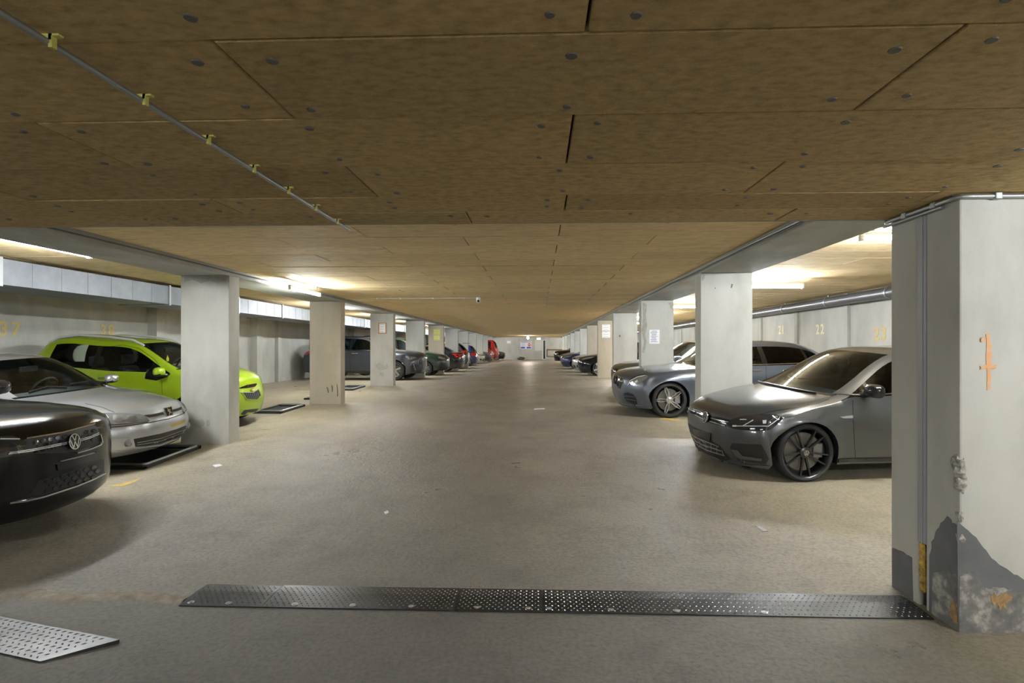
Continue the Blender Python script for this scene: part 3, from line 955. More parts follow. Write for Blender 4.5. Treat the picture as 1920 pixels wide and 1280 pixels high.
    def under(s):
        sp = s.sp; L = s.L; ym = interp(sp['ymax'], L / 2); r = sp['R']; Ra = sp['Ra']
        u = MB()
        hw = ym - .30
        u.box(*sorted((L / 2 - .25, -L / 2 + .3)), -hw, hw, sp.get('sill', .2) + .0, .42)
        y_ = ym - .10
        u.box(*sorted((L / 2 - sp['wf'] - Ra - .02, L / 2 - sp['wr'] + Ra + .02)), -y_, y_, sp.get('sill', .2) + .005, .34)
        # inner wheel housings
        for bw in (sp['wf'], sp['wr']):
            for sg in (1, -1):
                n = 14; v = []; f = []
                for k in range(n + 1):
                    a = -.35 + (math.pi + .7) * k / n
                    for yy in (ym - .05, hw - .02):
                        v.append((L / 2 - bw + (Ra + .006) * math.cos(a), sg * yy, r + (Ra + .006) * math.sin(a)))
                for k in range(n): f.append((2 * k, 2 * k + 1, 2 * k + 3, 2 * k + 2))
                f.append(tuple(2 * k + 1 for k in range(n + 1)))
                u.add(v, f)
        u.build('underbody', MBLK, s.root, fix=False)

    def interior(s, seat=MINT, wheel_side=1):
        sp = s.sp; L = s.L; cb = sp['C'][6][0]; ym = interp(sp['ymax'], L / 2)
        belt = interp(sp['belt'], cb + .6)
        P = s.P3
        MB().box(*sorted((L / 2 - cb - .05, L / 2 - sp['glass'][-1][1] - .1)), -ym + .12, ym - .12, .30, .42).build('cabin_floor', MINT, s.root)
        d = MB()
        zd = sp['C'][6][1]
        prof = [(cb + .12, zd - .06), (cb + .5, zd - .02), (cb + .68, zd - .05), (cb + .74, zd - .16), (cb + .62, zd - .34), (cb + .1, zd - .4)]
        v = [P(b, sg * (ym - .16), z) for sg in (-1, 1) for b, z in prof]; n = len(prof)
        d.add(v, [tuple(range(n)), tuple(range(n, 2 * n))] + [(i, (i + 1) % n, n + (i + 1) % n, n + i) for i in range(n)])
        d.build('dashboard', MINTG, s.root, smooth=True)
        for sg in (1, -1):
            dp = MB()
            dp.box(*sorted((L / 2 - cb - .5, L / 2 - sp['glass'][-1][1])), *sorted((sg * (ym - .13), sg * (ym - .07))), .3, belt - .03)
            dp.build('door_lining', MINT, s.root)
        rows = [(cb + 1.25, .36), (cb + 1.25, -.36)] + ([(cb + 2.1, .33), (cb + 2.1, -.33)] if sp['glass'][-1][1] - cb > 2.2 else [])
        for b, yy in rows:
            se = MB()
            se.box(*sorted((L / 2 - b + .25, L / 2 - b - .25)), yy - .24, yy + .24, .40, .58)
            q = [P(b + .2, yy - .23, .5), P(b + .2, yy + .23, .5), P(b + .42, yy + .19, 1.02), P(b + .42, yy - .19, 1.02)]
            q += [(x - .12, y, z) for x, y, z in q]
            se.add(q, [(0, 1, 2, 3), (4, 7, 6, 5), (0, 4, 5, 1), (1, 5, 6, 2), (2, 6, 7, 3), (3, 7, 4, 0)])
            x, _, _ = P(b + .47, 0, 0)
            se.box(x - .06, x + .04, yy - .12, yy + .12, 1.05, 1.23)
            se.build('seat', seat, s.root, bevel=.03)
        st_ = MB(); c = Vector(P(cb + .85, wheel_side * .36, zd - .06)); r = .185
        ax = Vector((-.85, 0, .5)).normalized(); u1 = Vector((0, 1, 0)); u2 = ax.cross(u1)
        pts = [c + (u1 * math.cos(k * 2 * math.pi / 28) + u2 * math.sin(k * 2 * math.pi / 28)) * r for k in range(29)]
        st_.tube(pts, .015, 8, caps=False)
        for a in (0, math.pi, -math.pi / 2):
            st_.tube([c, c + (u1 * math.cos(a) + u2 * math.sin(a)) * r], .016, 6)
        st_.build('steering_wheel', MBLK, s.root, smooth=True)
        k7 = sp['C'][7]
        MB().box(*sorted((L / 2 - k7[0] - .0, L / 2 - k7[0] + .03)), -.12, .12, k7[1] - .17, k7[1] - .10).build('rear_view_mirror', MBLK, s.root, bevel=.01)

    # ---- details laid on the body
    def hit(s, o, d):
        q = s.bvh.ray_cast(o, d)
        if q[0] is not None: return q[0], (q[1] if q[1].dot(d) < 0 else -q[1])
        t = (Vector((0, 0, .7)) - o).dot(d)
        q = s.bvh.find_nearest(o + d * t)
        nn = q[1] if q[1].dot(d) < 0 else -q[1]
        return q[0], nn

    def ray(s, view, p):
        if view == 'px':
            o = s.Mi @ CAMP
            d = (s.Mi.to_3x3() @ pray(*p)).normalized()
            return o, d
        if view == 'front': return Vector((s.L / 2 + 1, p[0], p[1])), Vector((-1, 0, 0))
        if view == 'rear': return Vector((-s.L / 2 - 1, p[0], p[1])), Vector((1, 0, 0))
        if view == 'left': return Vector((s.L / 2 - p[0], 3, p[1])), Vector((0, -1, 0))
        if view == 'top': return Vector((s.L / 2 - p[0], p[1], 4)), Vector((0, 0, -1))

    def patch(s, view, poly, m, name, h=.004, mirror=False, parent=None, step=None, label=None, skirt=.006):
        px = view == 'px'
        step = step or (5.0 if px else .04)
        out = []
        for i in range(len(poly)):
            a, b = Vector(poly[i]), Vector(poly[(i + 1) % len(poly)])
            n = max(1, int((b - a).length / step))
            out += [a + (b - a) * (k / n) for k in range(n)]
        nb_ = len(out)
        xs_ = [q.x for q in out]; ys_ = [q.y for q in out]
        inner = []
        gx = min(xs_) + step / 2
        def inside(p):
            c = False; j = nb_ - 1
            for i in range(nb_):
                if (out[i].y > p[1]) != (out[j].y > p[1]) and p[0] < (out[j].x - out[i].x) * (p[1] - out[i].y) / (out[j].y - out[i].y) + out[i].x: c = not c
                j = i
            return c
        while gx < max(xs_):
            gy = min(ys_) + step / 2
            while gy < max(ys_):
                if inside((gx, gy)) and min((q - Vector((gx, gy))).length for q in out) > step * .45: inner.append(Vector((gx, gy)))
                gy += step
            gx += step
        vv, ee, ff, *_ = delaunay_2d_cdt(out + inner, [(i, (i + 1) % nb_) for i in range(nb_)], [list(range(nb_))], 1, 1e-6)
        P, Nn = [], []
        for q in vv:
            o, d = s.ray(view, (q.x, q.y))
            a, n = s.hit(o, d); P.append(a); Nn.append(n)
        top = [a + n * h for a, n in zip(P, Nn)]
        bot = [a - n * skirt for a, n in zip(P, Nn)]
        cnt = {}
        for f in ff:
            for i in range(len(f)):
                e = (f[i], f[(i + 1) % len(f)]); cnt[tuple(sorted(e))] = cnt.get(tuple(sorted(e)), 0) + 1
        nv = len(top)
        fs = [tuple(f) for f in ff]
        for f in ff:
            for i in range(len(f)):
                a, b = f[i], f[(i + 1) % len(f)]
                if cnt[tuple(sorted((a, b)))] == 1: fs.append((b, a, a + nv, b + nv))
        res = []
        for sg in ((1, -1) if mirror else (1,)):
            o = mesh_obj(name, [(q.x, q.y * sg, q.z) for q in top + bot], fs, m, parent or s.root, True)
            bm = bmesh.new(); bm.from_mesh(o.data); bmesh.ops.recalc_face_normals(bm, faces=bm.faces)
            avg = sum((f.normal.dot(Vector((Nn[f.verts[0].index % nv].x, Nn[f.verts[0].index % nv].y * sg, Nn[f.verts[0].index % nv].z))) for f in bm.faces[:len(ff)]), 0)
            if avg < 0: bmesh.ops.reverse_faces(bm, faces=bm.faces)
            bm.to_mesh(o.data); bm.free()
            o.data.polygons.foreach_set('use_smooth', [True] * len(o.data.polygons)); o.data.set_sharp_from_angle(angle=R(45))
            if label: o['label'] = label
            res.append(o)
        return res

    def strip(s, view, pts, w, m, name, h=.004, mirror=False, parent=None, step=None, label=None):
        px = view == 'px'; step = step or (5. if px else .05)
        out = []
        for i in range(len(pts) - 1):
            a, b = Vector(pts[i]), Vector(pts[i + 1]); n = max(1, int((b - a).length / step))
            out += [a + (b - a) * (k / n) for k in range(n)]
        out.append(Vector(pts[-1]))
        P = [s.hit(*s.ray(view, (q.x, q.y))) for q in out]
        v = []
        for i, (p, n) in enumerate(P):
            t = (P[min(i + 1, len(P) - 1)][0] - P[max(i - 1, 0)][0])
            if t.length < 1e-6: t = Vector((1, 0, 0))
            c = t.normalized().cross(n).normalized() * (w / 2)
            v += [p - c - n * .004, p - c * .85 + n * h, p + c * .85 + n * h, p + c - n * .004]
        f = []
        for i in range(len(P) - 1):
            for a in range(3): f.append((4 * i + a, 4 * i + a + 1, 4 * i + a + 5, 4 * i + a + 4))
        f += [(0, 3, 2, 1), (4 * len(P) - 4, 4 * len(P) - 3, 4 * len(P) - 2, 4 * len(P) - 1)]
        res = []
        for sg in ((1, -1) if mirror else (1,)):
            o = mesh_obj(name, [(q.x, q.y * sg, q.z) for q in v], f, m, parent or s.root, False)
            bm = bmesh.new(); bm.from_mesh(o.data); bmesh.ops.recalc_face_normals(bm, faces=bm.faces); bm.to_mesh(o.data); bm.free()
            if label: o['label'] = label
            res.append(o)
        return res

    def frame_at(s, view, p, h=.0, nrm=None):
        a, n = s.hit(*s.ray(view, p))
        if nrm is not None: n = Vector(nrm).normalized()
        up = Vector((0, 0, 1)); up = (up - n * up.dot(n)).normalized()
        rt = up.cross(n)
        return a + n * h, rt, up, n

    def disc(s, c, rt, up, r, h, m, name, n=28, parent=None, ry=None):
        poly = [(r * math.cos(k * 2 * math.pi / n), (ry or r) * math.sin(k * 2 * math.pi / n)) for k in range(n)]
        return MB().prism(poly, c, rt, up, h).build(name, m, parent or s.root, smooth=True)

    def ring_emblem(s, view, p, r, kind='vw', nrm=None, m=None, base=None):
        c, rt, up, n = s.frame_at(view, p, .004, nrm)
        m = m or MCHR
        e = s.disc(c, rt, up, r, .012, base or MGBLK, 'emblem')
        c2 = c + n * .0125
        def bar(a, b, w):
            a = Vector(a); b = Vector(b); d = (b - a).normalized(); q = Vector((-d.y, d.x)) * w / 2
            return [tuple(a + q), tuple(a - q), tuple(b - q), tuple(b + q)]
        k = MB()
        nn = 36
        for i in range(nn):
            a0, a1 = 2 * math.pi * i / nn, 2 * math.pi * (i + 1) / nn
            k.prism([(math.cos(a0) * r, math.sin(a0) * r), (math.cos(a1) * r, math.sin(a1) * r), (math.cos(a1) * r * .87, math.sin(a1) * r * .87), (math.cos(a0) * r * .87, math.sin(a0) * r * .87)], c2 - rt * 0, rt, up, .004)
        if kind == 'vw':
            for a, b in (((-.38, .8), (-.02, .12)), ((.38, .8), (.02, .12)), ((-.80, .38), (-.36, -.76)), ((.80, .38), (.36, -.76)), ((-.36, -.76), (0, .02)), ((.36, -.76), (0, .02))):
                k.prism(bar((a[0] * r, a[1] * r), (b[0] * r, b[1] * r), r * .15), c2, rt, up, .004)
        elif kind == 'star':
            for i in range(3):
                a = math.pi / 2 + i * 2 * math.pi / 3
                k.prism([(math.cos(a) * r * .9, math.sin(a) * r * .9), (math.cos(a + 1.05) * r * .17, math.sin(a + 1.05) * r * .17), (0, 0), (math.cos(a - 1.05) * r * .17, math.sin(a - 1.05) * r * .17)], c2, rt, up, .004)
        k.build('emblem_lines', m, e)
        return e

    def mirror_at(s, c, m_cap, m_low, w=.13, hh=.075, d=.10, fold=0):
        """door mirror: rounded shell on a foot; c local centre on the +y side"""
        c_in = c
        for sg in (1, -1):
            c = (c_in[0] - .20, c_in[1] - .13, c_in[2]) if fold == sg else c_in      # one mirror may be folded in
            b = MB(); n, mm = 16, 8; v = []; f = []
            for i in range(mm + 1):
                a = -math.pi / 2 + math.pi * i / mm
                for k in range(n):
                    t = 2 * math.pi * k / n
                    ct, st = math.cos(t), math.sin(t)
                    ex = lambda q: math.copysign(abs(q) ** .7, q)
                    x = d * (math.sin(a) * (1.0 if math.sin(a) > 0 else .55))
                    sc = math.cos(a) ** .55 if math.cos(a) > 0 else 0
                    v.append((c[0] + x, sg * (c[1] + w * ex(ct) * sc), c[2] + hh * ex(st) * sc))
            for i in range(mm):
                for k in range(n): f.append((i * n + k, i * n + (k + 1) % n, (i + 1) * n + (k + 1) % n, (i + 1) * n + k))
            fmats = [0 if (sum(v[q][2] for q in ff_) / 4) > c[2] - hh * .35 else 1 for ff_ in f]
            for q, mi in zip(f, fmats): pass
            b.v = v; b.f = f; b.m = fmats
            o = b.build('door_mirror', [m_cap, m_low], s.root, smooth=True)
            a1 = (c[0] - .01, sg * (c[1] - w * .6), c[2] - hh * .6); a2 = (c[0] + .03, sg * (c[1] - w - .12), c[2] - hh * 1.1)
            MB().tube([a1, a2], [.028, .035], 8).build('mirror_foot', m_low, o, smooth=True)

    def plane_px(s, u, v, yl):
        o, d = s.ray('px', (u, v))
        t = (yl - o.y) / d.y
        return o + d * t

def Z8(ox, oy, k, pts):
    return [(ox + x / k, oy + y / k) for x, y in pts]

PB = [(0, 2.6), (2, 2.6), (3, 2.4), (4, 2.4), (6, 2.2), (7, 2.2), (9, 2.5), (11, 3.0), (13, 3.2)]
PZ = [(0, 2.0), (3, 2.2), (4, 2.4), (5, 3.0), (6, 2.2), (7, 2.4), (8, 2.6), (9, 2.4), (10, 2.4), (13, 2.0)]

def spec(**k):
    d = dict(pb=PB, pz=PZ)
    d.update(k)
    return d

# ---------------- grey hot hatch, right foreground
P_GREY = paint('indium_grey_paint', (.088, .092, .096), .30, .65)
GOLF = spec(L=4.27, R=.323, Ra=.352, rim=.276, tw=.225, wf=.90, wr=3.52, sill=.19, paint=P_GREY, roofblack=None,
    C=[(.13, .13), (.05, .30), (.0, .50), (.03, .70), (.10, .765), (.58, .895), (1.03, .975), (1.92, 1.405), (2.55, 1.455), (3.78, 1.395), (4.1, 1.02), (4.19, .86), (4.27, .5), (4.2, .2)],
    E=[(.50, .80, .14), (.44, .82, .30), (.42, .83, .50), (.50, .81, .695), (.62, .80, .75), (.92, .785, .855), (1.32, .745, .955), (2.12, .565, 1.375), (2.6, .575, 1.405), (3.62, .55, 1.345), (3.98, .66, 1.0), (4.08, .78, .85), (4.1, .82, .5), (4.05, .76, .2)],
    belt=[(0, .90), (1.2, .925), (2.5, .965), (3.6, 1.02), (4.2, 1.05)], ymax=[(.3, .82), (.6, .865), (.95, .893), (2.5, .895), (3.5, .893), (4.2, .83)],
    zsh=[(0, .66), (1, .70), (2.5, .74), (4.2, .78)], glass=[(1.30, 1.62), (1.66, 2.52), (2.60, 3.36)], tuck=.05,
    wheel='golf', spoke_m=MDALLOY, rim_m=MDALLOY, hub_m=MDALLOY, wrot=.95, wsg=GLT, sgg=GLD, inset=.02)
car = golf = Car(GOLF, (4.06, 6.98, .125), 'grey hatchback with black multi-spoke wheels parked right behind the scarred double column', 'hatchback_car', -1)
zg7 = lambda p: Z8(1280, 740, 8, p)
zg5 = lambda p: Z8(1260, 620, 4, p)
car.patch('px', zg7([(650, 450), (740, 365), (900, 322), (1100, 292), (1350, 292), (1440, 312), (1510, 352), (1430, 430), (1340, 510), (1250, 535), (1080, 540), (900, 530), (760, 505), (680, 480)]), MHLD, 'headlight', .006, True, label='smoked dark headlight')
for l in ([(760, 470), (900, 468), (1060, 380)], [(900, 468), (1060, 470), (1280, 470), (1420, 370), (1350, 320)], [(860, 370), (960, 372)]):
    car.strip('px', zg7(l), .010, MDRL, 'light_strip', .009, True)
for q in ([(1015, 500), (1085, 500), (1085, 518), (1015, 518)], [(1165, 515), (1205, 512), (1205, 528), (1165, 530)], [(750, 455), (810, 455), (810, 478), (750, 478)], [(1200, 385), (1260, 380), (1255, 430), (1205, 435)]):
    car.patch('px', zg7(q), MDRL, 'lamp_reflector', .010, True)
g = car.patch('px', zg7([(185, 300), (215, 225), (300, 258), (420, 305), (560, 338), (720, 378), (650, 478), (560, 462), (430, 425), (300, 365), (190, 318)]), MGBLK, 'grille', .003, True)
car.strip('px', zg7([(195, 305), (300, 355), (410, 396), (530, 432), (640, 466)]), .014, MCHR, 'grille_bar', .008, True)
car.strip('px', zg7([(212, 262), (310, 300), (430, 350), (560, 385), (690, 408)]), .008, MCHR, 'grille_bar', .008, True)
car.ring_emblem('px', (1324.5, 782), .066, 'vw', nrm=(1, 0, .15))
car.patch('px', zg7([(100, 650), (150, 480), (200, 490), (330, 545), (425, 580), (440, 700), (560, 765), (640, 870), (730, 965), (640, 985), (500, 940), (300, 850), (100, 715)]), MBLK, 'lower_grille', .003, True)
for l in ([(165, 625), (280, 668), (400, 718), (545, 775)], [(112, 655), (300, 742), (440, 792), (580, 840)], [(106, 705), (280, 785), (440, 855), (630, 910)]):
    car.strip('px', zg7(l), .008, MSIL, 'grille_bar', .008, True)
for l in ([(190, 640), (185, 745)], [(260, 660), (270, 775)], [(350, 700), (355, 815)], [(430, 735), (430, 850)], [(515, 765), (520, 875)], [(590, 830), (615, 900)]):
    car.strip('px', zg7(l), .006, MSIL, 'grille_bar', .006, True)
car.patch('px', zg7([(165, 500), (400, 562), (430, 570), (418, 690), (370, 668), (300, 640), (180, 585)]), MGBLK, 'plate_holder', .014)
car.patch('px', zg7([(745, 722), (1000, 742), (1180, 745), (1210, 790), (1295, 960), (1240, 1040), (1000, 1012), (860, 975), (760, 895), (700, 812)]), MBLK, 'side_intake', .003, True)
car.patch('px', zg7([(715, 805), (830, 825), (905, 915), (1190, 950), (1190, 985), (870, 962), (790, 900)]), P_GREY, 'intake_blade', .012, True)
car.strip('px', zg7([(95, 752), (330, 893), (640, 1000), (1000, 1055), (1450, 1085)]), .03, P_GREY, 'front_lip', .012, True)
car.strip('px', zg5([(565, 645), (730, 608), (900, 582), (1100, 542), (1170, 515), (1205, 475)]), .006, MGBLK, 'bonnet_gap', .0012, True)
car.strip('px', zg5([(1355, 520), (1358, 650), (1376, 965)]), .006, MGBLK, 'door_gap', .0012, True)
car.patch('px', zg5([(1255, 645), (1352, 632), (1356, 640), (1354, 655), (1285, 657)]), MCHR, 'fender_badge', .006, True)
car.strip('left', [(1.30, .955), (1.62, .955), (2.5, .99), (3.4, 1.035)], .018, MBLK, 'window_seal', .006, True)
car.strip('left', [(1.26, .235), (3.15, .235)], .05, MGBLK, 'sill_blade', .012, True)
mc = car.plane_px(1642, 733, 1.0)
car.mirror_at((mc.x, 1.0, mc.z), MGBLK, MBLK, .115, .075, .09, fold=-1)
car.interior(MINT)
for l in ([(1433, 718), (1470, 727), (1530, 738)],):
    car.strip('px', l, .012, MBLK, 'wiper', .02, True)

# ---------------- silver-grey saloon behind it
P_SEL = paint('selenite_grey_paint', (.135, .155, .19), .30, .7)
MERC = spec(L=4.92, R=.338, Ra=.372, rim=.272, tw=.235, wf=.86, wr=3.80, sill=.2, paint=P_SEL,
    C=[(.12, .16), (.04, .32), (.0, .52), (.035, .755), (.10, .815), (.70, .93), (1.30, 1.0), (2.08, 1.395), (2.75, 1.45), (3.75, 1.385), (4.42, 1.09), (4.82, 1.03), (4.92, .6), (4.85, .25)],
    E=[(.52, .83, .17), (.42, .85, .32), (.38, .855, .52), (.44, .83, .735), (.54, .815, .785), (1.05, .79, .89), (1.60, .745, .965), (2.30, .575, 1.35), (2.85, .585, 1.395), (3.6, .56, 1.335), (4.25, .66, 1.06), (4.62, .78, .98), (4.72, .85, .6), (4.66, .80, .25)],
    belt=[(0, .92), (1.3, .955), (3, .995), (4.9, 1.04)], ymax=[(.3, .85), (.7, .905), (1.2, .925), (4, .925), (4.8, .86)],
    zsh=[(0, .68), (1, .76), (3, .82), (4.9, .85)], glass=[(1.62, 2.66), (2.76, 3.56), (3.60, 4.02)], tuck=.06,
    wheel='merc', spoke_m=MSIL, rim_m=mat('black_rim', (.03, .03, .03), .3, metal=.5), hub_m=MSIL, wrot=.0, wsg=GLT, gmats=[GLC, GLD, GLD], sgg=GLD, inset=.02)
car = merc = Car(MERC, (3.98, 11.2, .10), 'silver grey saloon with five-spoke wheels behind the grey hatchback', 'saloon_car', -1)
zm = lambda p: Z8(1140, 640, 8, p)
car.patch('px', zm([(285, 650), (330, 580), (430, 525), (560, 500), (598, 530), (560, 580), (450, 640), (330, 668)]), MHL, 'headlight', .005, True)
car.strip('px', zm([(300, 655), (335, 590), (440, 535), (560, 508)]), .014, MDRL, 'light_strip', .009, True)
car.strip('px', zm([(318, 572), (440, 512), (575, 492)]), .012, MGBLK, 'lamp_seal', .006, True)
for q in ([(330, 620), (370, 590), (385, 620), (350, 645)], [(400, 600), (440, 575), (450, 605), (410, 625)]):
    car.patch('px', zm(q), MDRL, 'lamp_reflector', .008, True)
car.patch('px', zm([(100, 540), (125, 510), (225, 545), (235, 600), (200, 705), (160, 700), (110, 620)]), MGBLK, 'grille', .003)
car.strip('px', zm([(110, 575), (160, 590), (225, 600)]), .02, MCHR, 'grille_bar', .01)
car.strip('px', zm([(140, 515), (228, 548), (234, 600), (200, 705)]), .012, MCHR, 'grille_surround', .008)
car.ring_emblem('px', (1154, 712), .085, 'star', nrm=(1, 0, .1))
car.patch('px', zm([(235, 775), (300, 762), (380, 792), (430, 870), (442, 940), (380, 935), (280, 895), (250, 850)]), MBLK, 'side_intake', .003, True)
for l in ([(250, 815), (400, 830)], [(262, 860), (430, 885)]):
    car.strip('px', zm(l), .016, P_SEL, 'intake_blade', .010, True)
car.strip('px', zm([(105, 885), (230, 945), (440, 968), (570, 975)]), .03, P_SEL, 'front_lip', .01, True)
car.strip('left', [(1.60, 1.0), (2.6, 1.005), (3.5, 1.03), (4.05, 1.06)], .016, MCHR, 'window_trim', .006, True)
car.strip('left', [(2.68, .25), (2.70, .7), (2.71, .98)], .006, MGBLK, 'door_gap', .0012, True)
car.strip('left', [(1.50, .25), (1.48, .7), (1.55, .93)], .006, MGBLK, 'door_gap', .0012, True)
for b_ in (2.50, 3.45):
    c_, rt_, up_, n_ = car.frame_at('left', (b_, .90), .012)
    for sg in (1, -1):
        MB().box(c_.x - .11, c_.x + .11, sg * c_.y - .012, sg * c_.y + .012, c_.z - .014, c_.z + .014).build('door_handle', MCHR, car.root, bevel=.01)
car.mirror_at((car.L / 2 - 1.72, 1.02, 1.02), P_SEL, MBLK)
car.interior(MINTG)

# ---------------- silver hatchback, left
P_SIL = paint('silver_paint', (.52, .53, .55), .30, .75)
PEU = spec(L=4.03, R=.295, Ra=.325, rim=.19, tw=.19, wf=.80, wr=3.38, sill=.2, paint=P_SIL,
    C=[(.12, .19), (.03, .30), (.0, .48), (.045, .655), (.15, .725), (.62, .85), (1.12, .93), (1.83, 1.315), (2.4, 1.385), (3.5, 1.34), (3.88, .98), (3.98, .85), (4.03, .5), (3.95, .22)],
    E=[(.42, .76, .20), (.35, .79, .30), (.33, .795, .48), (.40, .765, .655), (.52, .75, .715), (.85, .735, .815), (1.36, .70, .905), (2.0, .535, 1.285), (2.5, .545, 1.335), (3.38, .52, 1.29), (3.75, .62, .97), (3.84, .74, .84), (3.86, .78, .5), (3.8, .74, .22)],
    belt=[(0, .86), (1.2, .885), (3.0, .93), (4.0, .96)], ymax=[(.3, .785), (.7, .83), (1.0, .845), (3.2, .845), (3.95, .79)],
    zsh=[(0, .62), (2, .68), (4, .72)], glass=[(1.36, 2.35), (2.43, 3.3)], wheel='ten', wsg=GLC, sgg=GLC, tuck=.05)
car = peu = Car(PEU, (-6.70, 6.62, .018), 'silver hatchback parked in front of the first left column', 'hatchback_car', 1)
zp = lambda p: Z8(160, 700, 6.4, p)
car.patch('px', zp([(150, 490), (190, 475), (400, 476), (640, 487), (705, 503), (765, 560), (740, 580), (620, 592), (500, 602), (280, 612), (210, 570)]), MHL, 'headlight', .004, True, label='large clear headlight')
for q in ([(330, 500), (440, 500), (470, 560), (400, 590), (330, 560)], [(500, 505), (600, 505), (640, 550), (560, 580), (490, 560)]):
    car.patch('px', zp(q), MDISC, 'lamp_reflector', .007, True)
car.strip('px', zp([(150, 492), (215, 575), (285, 614), (500, 605), (745, 582), (768, 560)]), .008, MBLK, 'lamp_seal', .006, True)
car.patch('px', zp([(700, 500), (800, 490), (930, 462), (945, 490), (860, 512), (760, 527)]), MBLK, 'grille', .003, True)
car.strip('px', zp([(110, 648), (300, 645), (500, 627), (760, 590), (1000, 543), (1130, 500), (1250, 450)]), .014, MBLK, 'bumper_gap', .002)
car.patch('px', zp([(580, 785), (660, 770), (900, 722), (1100, 665), (1245, 605), (1235, 680), (1100, 765), (900, 840), (740, 868), (600, 880)]), MBLK, 'lower_grille', .003)
for l in ([(620, 830), (900, 780), (1200, 670)], [(620, 855), (900, 810), (1180, 705)]):
    car.strip('px', zp(l), .008, MGREY, 'grille_bar', .006)
c_, rt_, up_, n_ = car.frame_at('px', (160 + 530 / 6.4, 700 + 830 / 6.4), .004)
for sg in (1, -1):
    cc = Vector((c_.x, c_.y * -sg * -1, c_.z)) if sg > 0 else Vector((c_.x, -c_.y, c_.z))
    fl = MB().lathe([(0, .006), (.040, .005), (.046, .0), (.046, -.03)], 24, 'x', cc).build('fog_light', MHL, car.root, smooth=True)
car.strip('px', zp([(175, 772), (400, 775), (540, 768)]), .008, MGREY, 'bumper_groove', .001)
car.strip('px', zp([(240, 930), (460, 925), (640, 900), (900, 865), (1150, 770)]), .02, P_SIL, 'front_lip', .008)
car.patch('px', zp([(1020, 612), (1205, 550), (1190, 595), (1040, 645)]), mat('peeling_yellow_sticker', (.55, .42, .14), .7), 'sticker_remains', .002)
car.strip('px', zp([(0, 362), (200, 405), (350, 468)]), .006, MGBLK, 'bonnet_gap', .0012, True)
c_, rt_, up_, n_ = car.frame_at('px', (160 + 990 / 6.4, 700 + 460 / 6.4), .004, nrm=(1, 0, .25))
sh = MB().prism([(-.075, .06), (-.055, -.055), (.055, -.055), (.075, .06)], c_, rt_, up_, .012).build('emblem', MCHR, car.root)
MB().prism([(-.066, .052), (-.048, -.048), (.048, -.048), (.066, .052)], c_ + n_ * .0122, rt_, up_, .002).build('shield', MGBLK, sh)
lion = [(-.03, .04), (-.012, .046), (-.005, .03), (.02, .028), (.032, .012), (.014, .014), (.012, .0), (.03, -.012), (.03, -.03), (.016, -.022), (.004, -.012), (-.006, -.03), (-.02, -.042), (-.03, -.036), (-.014, -.022), (-.012, .0), (-.03, .004), (-.034, .018), (-.02, .02)]
MB().prism(lion, c_ + n_ * .0145, rt_, up_, .004).build('rampant_figure', MCHR, sh)
car.strip('px', [(54, 737), (90, 727), (125, 728)], .018, MBLK, 'wiper', .025)
car.strip('px', [(130, 723), (165, 716), (200, 718)], .018, MBLK, 'wiper', .025)
car.mirror_at((car.L / 2 - 1.5, .93, .96), P_SIL, MBLK, .10, .065, .08)
car.interior(MINT, 1)
a_ = car.P3(2.05, -.25, 1.36)
MB().tube([a_, (a_[0] - .5, a_[1], a_[2] + .22)], .003, 6).build('aerial', MBLK, car.root)

# ---------------- lime city car
P_LIM = paint('lime_paint', (.31, .46, .008), .35, .15)
SPK = spec(L=3.64, R=.29, Ra=.32, rim=.19, tw=.18, wf=.70, wr=3.08, sill=.22, paint=P_LIM, rail=.075,
    C=[(.06, .20), (.02, .34), (.0, .52), (.06, .80), (.13, .875), (.42, .98), (.80, 1.06), (1.55, 1.455), (2.1, 1.53), (3.35, 1.50), (3.55, 1.05), (3.6, .9), (3.64, .5), (3.58, .24)],
    E=[(.36, .73, .21), (.33, .755, .34), (.32, .76, .52), (.36, .73, .80), (.44, .715, .855), (.62, .705, .935), (.98, .68, 1.025), (1.76, .53, 1.43), (2.2, .54, 1.475), (3.2, .51, 1.44), (3.42, .60, 1.05), (3.47, .70, .9), (3.48, .74, .5), (3.44, .70, .24)],
    belt=[(0, .93), (.9, .965), (2.0, 1.0), (3.0, 1.10), (3.64, 1.15)], ymax=[(.3, .76), (.6, .79), (.9, .80), (2.9, .80), (3.55, .75)],
    zsh=[(0, .70), (1.5, .76), (3.6, .85)], glass=[(1.03, 1.32), (1.35, 2.22), (2.3, 3.0)], wheel='five', wsg=GLC, gmats=[GLC, GLC, GLC], sgg=GLC, tuck=.05)
car = spk = Car(SPK, (-6.80, 9.20, .035), 'lime green city car with silver roof rails behind the first left column', 'city_car', 1)
zs5 = lambda p: Z8(430, 660, 9.14, p)
zs4 = lambda p: Z8(40, 600, 6, p)
car.patch('px', zs5([(150, 620), (195, 600), (300, 560), (460, 533), (472, 552), (440, 590), (370, 605), (195, 625)]), MGBLK, 'upper_grille', .003)
car.patch('px', zs5([(190, 690), (420, 692), (500, 630), (540, 740), (480, 810), (300, 806)]), MBLK, 'grille', .003)
for k in range(8):
    x = 270 + k * 32
    car.strip('px', zs5([(x - 12, 700), (x + 16, 800)]), .006, MGREY, 'grille_bar', .005)
car.strip('px', zs5([(190, 690), (420, 692), (500, 630)]), .010, MCHR, 'grille_trim', .006)
car.strip('px', zs5([(215, 700), (300, 808), (480, 812), (545, 742)]), .016, P_LIM, 'grille_rim', .010)
c_, rt_, up_, n_ = car.frame_at('px', (430 + 398 / 9.14, 660 + 640 / 9.14), .006, nrm=(1, 0, .2))
bt = [(-.075, -.018), (-.06, .018), (-.028, .018), (-.025, .032), (.03, .032), (.033, .018), (.075, .018), (.06, -.018), (.028, -.018), (.025, -.032), (-.03, -.032), (-.033, -.018)]
